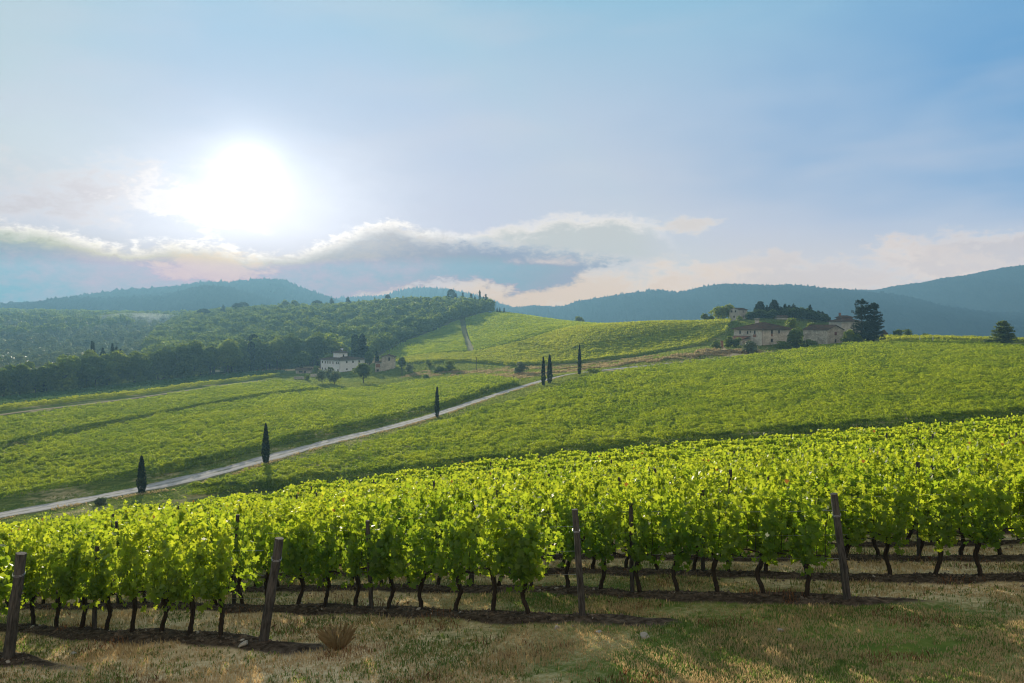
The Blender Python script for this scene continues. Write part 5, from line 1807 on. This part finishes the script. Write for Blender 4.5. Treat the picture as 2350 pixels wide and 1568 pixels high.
def gable_roof(b, x0, x1, y0, y1, z, rise, over=0.5, th=0.16, axis='Y'):
    X0, X1, Y0, Y1 = x0 - over, x1 + over, y0 - over, y1 + over
    if axis == 'Y':
        cx = (X0 + X1) / 2
        sl = rise / ((x1 - x0) / 2)
        ze = z - sl * over
        prof = [(X0, ze), (cx, z + rise), (X1, ze), (X1, ze + th), (cx, z + rise + th), (X0, ze + th)]
        V = [(px, Y0, pz) for px, pz in prof] + [(px, Y1, pz) for px, pz in prof]
    else:
        cy_ = (Y0 + Y1) / 2
        sl = rise / ((y1 - y0) / 2)
        ze = z - sl * over
        prof = [(Y0, ze), (cy_, z + rise), (Y1, ze), (Y1, ze + th), (cy_, z + rise + th), (Y0, ze + th)]
        V = [(X0, py, pz) for py, pz in prof] + [(X1, py, pz) for py, pz in prof]
    Fs = [(0, 1, 4, 5), (1, 2, 3, 4), (6, 11, 10, 7), (7, 10, 9, 8), (5, 4, 10, 11), (4, 3, 9, 10), (0, 5, 11, 6), (3, 2, 8, 9), (1, 0, 6, 7), (2, 1, 7, 8)]
    b.add(V, Fs)
    if axis == 'Y':
        b.tube([V[4], V[10]], [0.14, 0.14], 6)


def gable_walls(b, x0, x1, y0, y1, zb, z, rise, axis='Y'):
    if axis == 'Y':
        cx = (x0 + x1) / 2
        V = [(x0, y0, zb), (x1, y0, zb), (x1, y0, z), (cx, y0, z + rise), (x0, y0, z), (x0, y1, zb), (x1, y1, zb), (x1, y1, z), (cx, y1, z + rise), (x0, y1, z)]
    else:
        cy_ = (y0 + y1) / 2
        V = [(x0, y0, zb), (x0, y1, zb), (x0, y1, z), (x0, cy_, z + rise), (x0, y0, z), (x1, y0, zb), (x1, y1, zb), (x1, y1, z), (x1, cy_, z + rise), (x1, y0, z)]
    Fs = [(0, 1, 2, 3, 4), (9, 8, 7, 6, 5), (0, 5, 6, 1), (1, 6, 7, 2), (4, 9, 5, 0), (2, 7, 8, 3), (3, 8, 9, 4)]
    b.add(V, Fs)


def corner_house(name, u, y, uL, uR, alpha, label, zoff=0.0):
    a = alpha * D2R
    x0 = (u - UC) / F * y
    tl_, tr_ = (uL - UC) / F, (uR - UC) / F
    L = (x0 - tl_ * y) / (math.cos(a) + tl_ * math.sin(a))
    R = (tr_ * y - x0) / (math.sin(a) - tr_ * math.cos(a))
    z = float(ground_z(x0, y)[0]) + zoff
    r = empty(name, (x0, y, z), math.atan2(math.cos(a), math.sin(a)))
    tag(r, label, "building")
    return r, R, L


# white villa with a roof tower
r, R, L = corner_house("villa", 780, 425, 735.4, 837, 40, "long white two-storey villa with low hip roof and small square roof tower")
print('villa', R, L)
MB().box(0, R, 0, L, -3, 6.7).build("wall", PLASTER, r)
b = MB(); hip_roof(b, 0, R, 0, L, 6.7, 2.1, 0.8); roof = b.build("roof", TILES, r)
tx, ty = R * 0.5 - 1.5, L * 0.5
tw = MB().box(tx - 2.7, tx + 2.7, ty - 2.7, ty + 2.7, 7.0, 10.4).build("tower_wall", PLASTER, r)
b = MB(); hip_roof(b, tx - 2.7, tx + 2.7, ty - 2.7, ty + 2.7, 10.4, 1.3, 0.6); tr = b.build("tower_roof", TILES, r)
MB().box(tx + 0.6, tx + 1.5, ty - 0.4, ty + 0.4, 10.9, 12.5).box(tx + 0.45, tx + 1.65, ty - 0.55, ty + 0.55, 12.5, 12.7).build("chimney", PLASTER, tr)
MB().box(tx - 0.5, tx + 0.4, ty - 2.75, ty - 2.66, 8.4, 9.5).build("pane", DARK, tw)
for c in (0.08, 0.16, 0.35, 0.50, 0.61, 0.745, 0.895):
    window(r, 'L', c * L, 4.75, 0.62, 1.15, R, L)
for c in (0.35, 0.745, 0.895):
    window(r, 'L', c * L, 1.15, 0.62, 1.15, R, L)
window(r, 'L', 0.56 * L, 0.3, 1.3, 2.7, R, L, "door", arch=True, frame_mat=PLASTER)
window(r, 'L', 0.47 * L, 0.2, 0.8, 1.7, R, L, "door")
window(r, 'L', 0.095 * L, -0.6, 0.9, 2.4, R, L, "door")
for c in (0.27, 0.52, 0.77):
    window(r, 'R', c * R, 5.1, 0.85, 1.05, R, L)
for c in (0.27, 0.52):
    window(r, 'R', c * R, 1.5, 0.95, 0.62, R, L)
MB().tube([(-0.1, -0.1, -0.5), (-0.1, -0.1, 6.7)], [0.07, 0.07], 6).build("downpipe", PIPE, r)
MB().tube([(-0.1, L - 0.3, -0.5), (-0.1, L - 0.3, 6.7)], [0.07, 0.07], 6).build("downpipe", PIPE, r)

# stone tower house with lean-to, right of the villa
y = 398
x = (876 - UC) / F * y
z = float(ground_z(x, y)[0])
r = empty("stone_tower_house", (x, y, z), 6 * D2R)
tag(r, "narrow stone tower house with gable roof, arched opening and red-roofed lean-to on its left", "building")
b = MB(); gable_walls(b, 0, 6.6, 0, 6.5, -2, 7.4, 1.1); b.build("wall", STONE_W, r)
b = MB(); gable_roof(b, 0, 6.6, 0, 6.5, 7.4, 1.1, 0.6); b.build("roof", TILES, r)
window(r, 'R', 3.7, 5.6, 0.9, 1.7, 6.6, 6.5, arch=True)
MB().box(-3.3, -0.02, 0.8, 6.0, -2, 4.4).build("lean_to_wall", STONE_W, r)
MB().add([(-3.6, 0.4, 4.4), (0.0, 0.4, 5.2), (0.0, 6.4, 5.2), (-3.6, 6.4, 4.4), (-3.6, 0.4, 4.58), (0.0, 0.4, 5.38), (0.0, 6.4, 5.38), (-3.6, 6.4, 4.58)],
         [(3, 2, 1, 0), (4, 5, 6, 7), (0, 1, 5, 4), (1, 2, 6, 5), (2, 3, 7, 6), (3, 0, 4, 7)]).build("lean_to_roof", TILES_RED, r)
MB().box(-2.9, -0.8, 0.70, 0.79, 2.2, 4.0).build("brick_lattice", BRICK, r)
MB().box(-2.6, -1.5, 0.70, 0.79, 0.2, 1.3).build("opening", DARK, r)

# low stone shed left of the villa
y = 424
x = (679 - UC) / F * y
r = empty("stone_shed", (x, y, float(ground_z(x, y)[0])), 3 * D2R)
tag(r, "low stone shed with a mossy tiled roof below the big round tree", "building")
b = MB(); gable_walls(b, 0, 7.6, 0, 5, -1.5, 2.3, 0.9, 'X'); b.build("wall", STONE_W, r)
b = MB(); gable_roof(b, 0, 7.6, 0, 5, 2.3, 0.9, 0.4, axis='X'); b.build("roof", TILES, r)
MB().box(1.6, 3.6, -0.05, 0.03, 0.9, 1.7).build("opening", DARK, r)
MB().box(4.4, 5.2, -0.05, 0.03, 0.2, 1.8).build("opening", DARK, r)
for (u0, u1, yy, hh, lb) in ((674, 697, 372, 1.5, "low dry-stone retaining wall on the grass slope below the shed"), (712, 737, 392, 1.8, "stone retaining wall between the round bush and the olive trees")):
    xa, xb = (u0 - UC) / F * yy, (u1 - UC) / F * yy
    z = float(ground_z((xa + xb) / 2, yy)[0])
    tag(MB().box(xa, xb, yy, yy + 0.6, z - 1, z + hh).build("retaining_wall", STONE_W), lb, "wall")

# stone farmhouse with hip roof on the right
r, R, L = corner_house("stone_farmhouse", 1749, 330, 1684, 1818.5, 60, "large rubble-stone farmhouse with brown hip roof, ornate chimney and small windows")
print('farm', R, L)
MB().box(0, R, 0, L, -3, 6.8).build("wall", STONE_P, r)
b = MB(); hip_roof(b, 0, R, 0, L, 6.8, 2.9, 0.9); roof = b.build("roof", TILES, r)
c = MB().box(R * 0.42, R * 0.42 + 1.3, L * 0.62, L * 0.62 + 1.3, 8.6, 10.6)
for (i, j) in ((0, 0), (1, 0), (0, 1), (1, 1)):
    c.box(R * 0.42 + i * 1.05, R * 0.42 + i * 1.05 + 0.25, L * 0.62 + j * 1.05, L * 0.62 + j * 1.05 + 0.25, 10.6, 11.3)
c.box(R * 0.42 - 0.2, R * 0.42 + 1.5, L * 0.62 - 0.2, L * 0.62 + 1.5, 11.3, 11.5)
c.build("chimney", STONE_P, roof)
for cc, zz, ww, hh in ((0.25, 5.0, 0.8, 1.35), (0.40, 5.5, 0.5, 0.6), (0.5, 4.9, 0.75, 1.3), (0.77, 4.9, 0.8, 1.35)):
    window(r, 'L', cc * L, zz, ww, hh, R, L)
MB().box(-0.06, 0.02, 0.2 * L, 0.31 * L, 3.6, 4.8).build("brick_patch", BRICK, r)
window(r, 'R', 0.315 * R, 5.1, 0.95, 1.4, R, L)
MB().box(0.29 * R, 0.34 * R, -0.05, 0.02, 4.0, 5.0).build("brick_patch", BRICK, r)
window(r, 'R', 0.55 * R, 5.2, 0.85, 1.2, R, L)
window(r, 'R', 0.315 * R, 1.6, 1.0, 1.35, R, L)
MB().tube([(-0.12, -0.12, -0.5), (-0.12, -0.12, 6.7)], [0.09, 0.09], 6).build("downpipe", PIPE, r)
MB().box(-4.6, -0.02, L * 0.42, L * 0.95, -3, 2.6).build("lean_to_wall", STONE_W, r)
MB().add([(-5.0, L * 0.40, 2.6), (0.0, L * 0.40, 3.9), (0.0, L * 0.97, 3.9), (-5.0, L * 0.97, 2.6), (-5.0, L * 0.40, 2.78), (0.0, L * 0.40, 4.08), (0.0, L * 0.97, 4.08), (-5.0, L * 0.97, 2.78)],
         [(3, 2, 1, 0), (4, 5, 6, 7), (0, 1, 5, 4), (1, 2, 6, 5), (2, 3, 7, 6), (3, 0, 4, 7)]).build("lean_to_roof", TILES_RED, r)

# stone barn
r, R, L = corner_house("stone_barn", 1899, 330, 1843, 1936, 60, "grey rubble-stone barn with gable end, red-brown upper shutter and slab roof")
print('barn', R, L)
b = MB(); gable_walls(b, 0, R, 0, L, -3, 6.2, 1.9); b.build("wall", STONE_W, r)
b = MB(); gable_roof(b, 0, R, 0, L, 6.2, 1.9, 0.35); b.build("roof", TILES, r)
window(r, 'R', 0.5 * R, 4.0, 1.4, 1.35, R, L, pane_mat=SHUT)
window(r, 'R', 0.5 * R, 1.0, 0.9, 1.3, R, L)

# house behind the barn, partly hidden by the huge conifers
r, R, L = corner_house("distant_farmhouse", 1931, 402, 1902, 1975, 55, "pale farmhouse with two-tier tiled roof and red chimney behind the barn", 1.2)
MB().box(0, R, 0, L, -6, 4.0).build("wall", PLASTER_OLD, r)
b = MB(); hip_roof(b, 0, R, 0, L, 4.0, 1.6, 0.7); b.build("roof", TILES, r)
MB().box(R * 0.22, R * 0.75, L * 0.25, L * 0.75, 4.6, 6.0).build("tower_wall", TILES_RED, r)
b = MB(); hip_roof(b, R * 0.22, R * 0.75, L * 0.25, L * 0.75, 6.0, 1.1, 0.6); tr = b.build("tower_roof", TILES, r)
MB().box(R * 0.32, R * 0.32 + 0.8, L * 0.6, L * 0.6 + 0.8, 6.3, 8.3).box(R * 0.32 - 0.15, R * 0.32 + 0.95, L * 0.6 - 0.15, L * 0.6 + 0.95, 8.3, 8.5).build("chimney", BRICK, tr)
window(r, 'R', 0.55 * R, 1.6, 0.9, 1.4, R, L)

# hilltop house
r, R, L = corner_house("hilltop_house", 1695.5, 449, 1674, 1715, 48, "plain grey two-storey house high on the wooded hilltop behind the farmhouse", 0.3)
print('hill', R, L)
b = MB(); gable_walls(b, 0, R, 0, L, -4, 5.9, 1.0, 'X'); b.build("wall", PLASTER_OLD, r)
b = MB(); gable_roof(b, 0, R, 0, L, 5.9, 1.0, 0.4, axis='X'); b.build("roof", TILES, r)
for cc, zz in ((0.35, 4.4), (0.75, 4.4), (0.5, 1.4)):
    window(r, 'L', cc * L, zz, 0.8, 1.1, R, L)
for cc, zz in ((0.5, 4.3), (0.5, 1.4)):
    window(r, 'R', cc * R, zz, 0.8, 1.2, R, L)

# little shed among the trees
y = 424
x = (1783 - UC) / F * y
r = empty("garden_shed", (x, y, float(ground_z(x, y)[0]) - 0.2), 4 * D2R)
tag(r, "small low shed with a grey tiled roof half hidden in the grove", "building")
b = MB(); gable_walls(b, 0, 6.0, 0, 4, -3, 1.7, 0.8, 'X'); b.build("wall", PLASTER_OLD, r)
b = MB(); gable_roof(b, 0, 6.0, 0, 4, 1.7, 0.8, 0.5, axis='X'); b.build("roof", TILES, r)

y = 327
x = (zt(470) - UC) / F * y
z = float(ground_z(x, y)[0])
tag(MB().box(x - 0.45, x + 0.45, y - 0.45, y + 0.45, z - 1, z + 2.9).box(x - 0.6, x + 0.6, y - 0.6, y + 0.6, z + 2.9, z + 3.1).build("brick_pillar", BRICK), "old brick gate pillar in the bushes left of the farmhouse", "pillar")


def pole(u, y, h, label):
    x = (u - UC) / F * y
    z = float(ground_z(x, y)[0])
    r = empty("utility_pole", (x, y, z))
    tag(r, label, "pole", "wooden utility poles")
    MB().tube([(0, 0, -0.6), (0, 0, h)], [0.17, 0.11], 8).build("shaft", POST, r)
    MB().box(-0.5, 0.5, -0.06, 0.06, h - 0.5, h - 0.38).build("crossarm", POST, r)


pole(922.6, 362, 7.0, "utility pole in front of the dark tree right of the stone tower")
pole(1093, 338, 6.0, "utility pole standing in the scrub above the farm lane")
# white road marker posts on the right skyline, small stakes
for u, side_ in ((2111, "left"), (2141, "right")):
    y = 322
    x = (u - UC) / F * y
    z = float(ground_z(x, y)[0])
    tag(MB().tube([(x, y, z - 0.3), (x, y, z + 2.6)], [0.12, 0.10], 8).build("marker_post", PLASTER), "%s of two pale posts standing before the skyline vine rows" % side_, "post")

# ---------------------------------------------------------------- the air of the valley
def build_haze():
    m, n, out = new_mat("morning_haze")
    v = n.new('ShaderNodeVolumePrincipled')
    v.inputs['Color'].default_value = (*HAZE_COL, 1)
    v.inputs['Density'].default_value = HAZE_D
    v.inputs['Anisotropy'].default_value = HAZE_G
    n.link(v.outputs[0], out.inputs['Volume'])
    x0, x1, y0, y1, z0, z1 = -6500, 6500, -430, HAZE_FAR, -72, HAZE_TOP
    vs = [(x, y, z) for z in (z0, z1) for y in (y0, y1) for x in (x0, x1)]
    fs = [(0, 2, 3, 1), (4, 5, 7, 6), (0, 1, 5, 4), (2, 6, 7, 3), (0, 4, 6, 2), (1, 3, 7, 5)]
    me = np_mesh("haze", np.array(vs), np.array(fs), m)
    tag(link_mesh("haze", me), kind='stuff', label="pale morning haze filling the whole valley", cat="haze")


build_haze()


# a low bank of mist lying in the left valley
def build_mist(u, y, rx, ry, rz, dens):
    import bmesh
    bm = bmesh.new()
    bmesh.ops.create_uvsphere(bm, u_segments=24, v_segments=12, radius=1.0)
    me = bpy.data.meshes.new("mist")
    bm.to_mesh(me)
    bm.free()
    m, n, out = new_mat("valley_mist")
    v = n.new('ShaderNodeVolumePrincipled')
    v.inputs['Color'].default_value = (0.80, 0.84, 0.86, 1)
    v.inputs['Density'].default_value = dens
    v.inputs['Anisotropy'].default_value = 0.3
    n.link(v.outputs[0], out.inputs['Volume'])
    me.materials.append(m)
    x = (u - UC) / F * y
    o = link_mesh("mist", me, None, (x, y, float(ground_z(x, y)[0]) + 4))
    o.scale = (rx, ry, rz)
    tag(o, kind='stuff', label="thin pale bank of mist lying in the left valley between two woods", cat="mist")


build_mist(322, 1010, 55, 60, 8, 0.003)
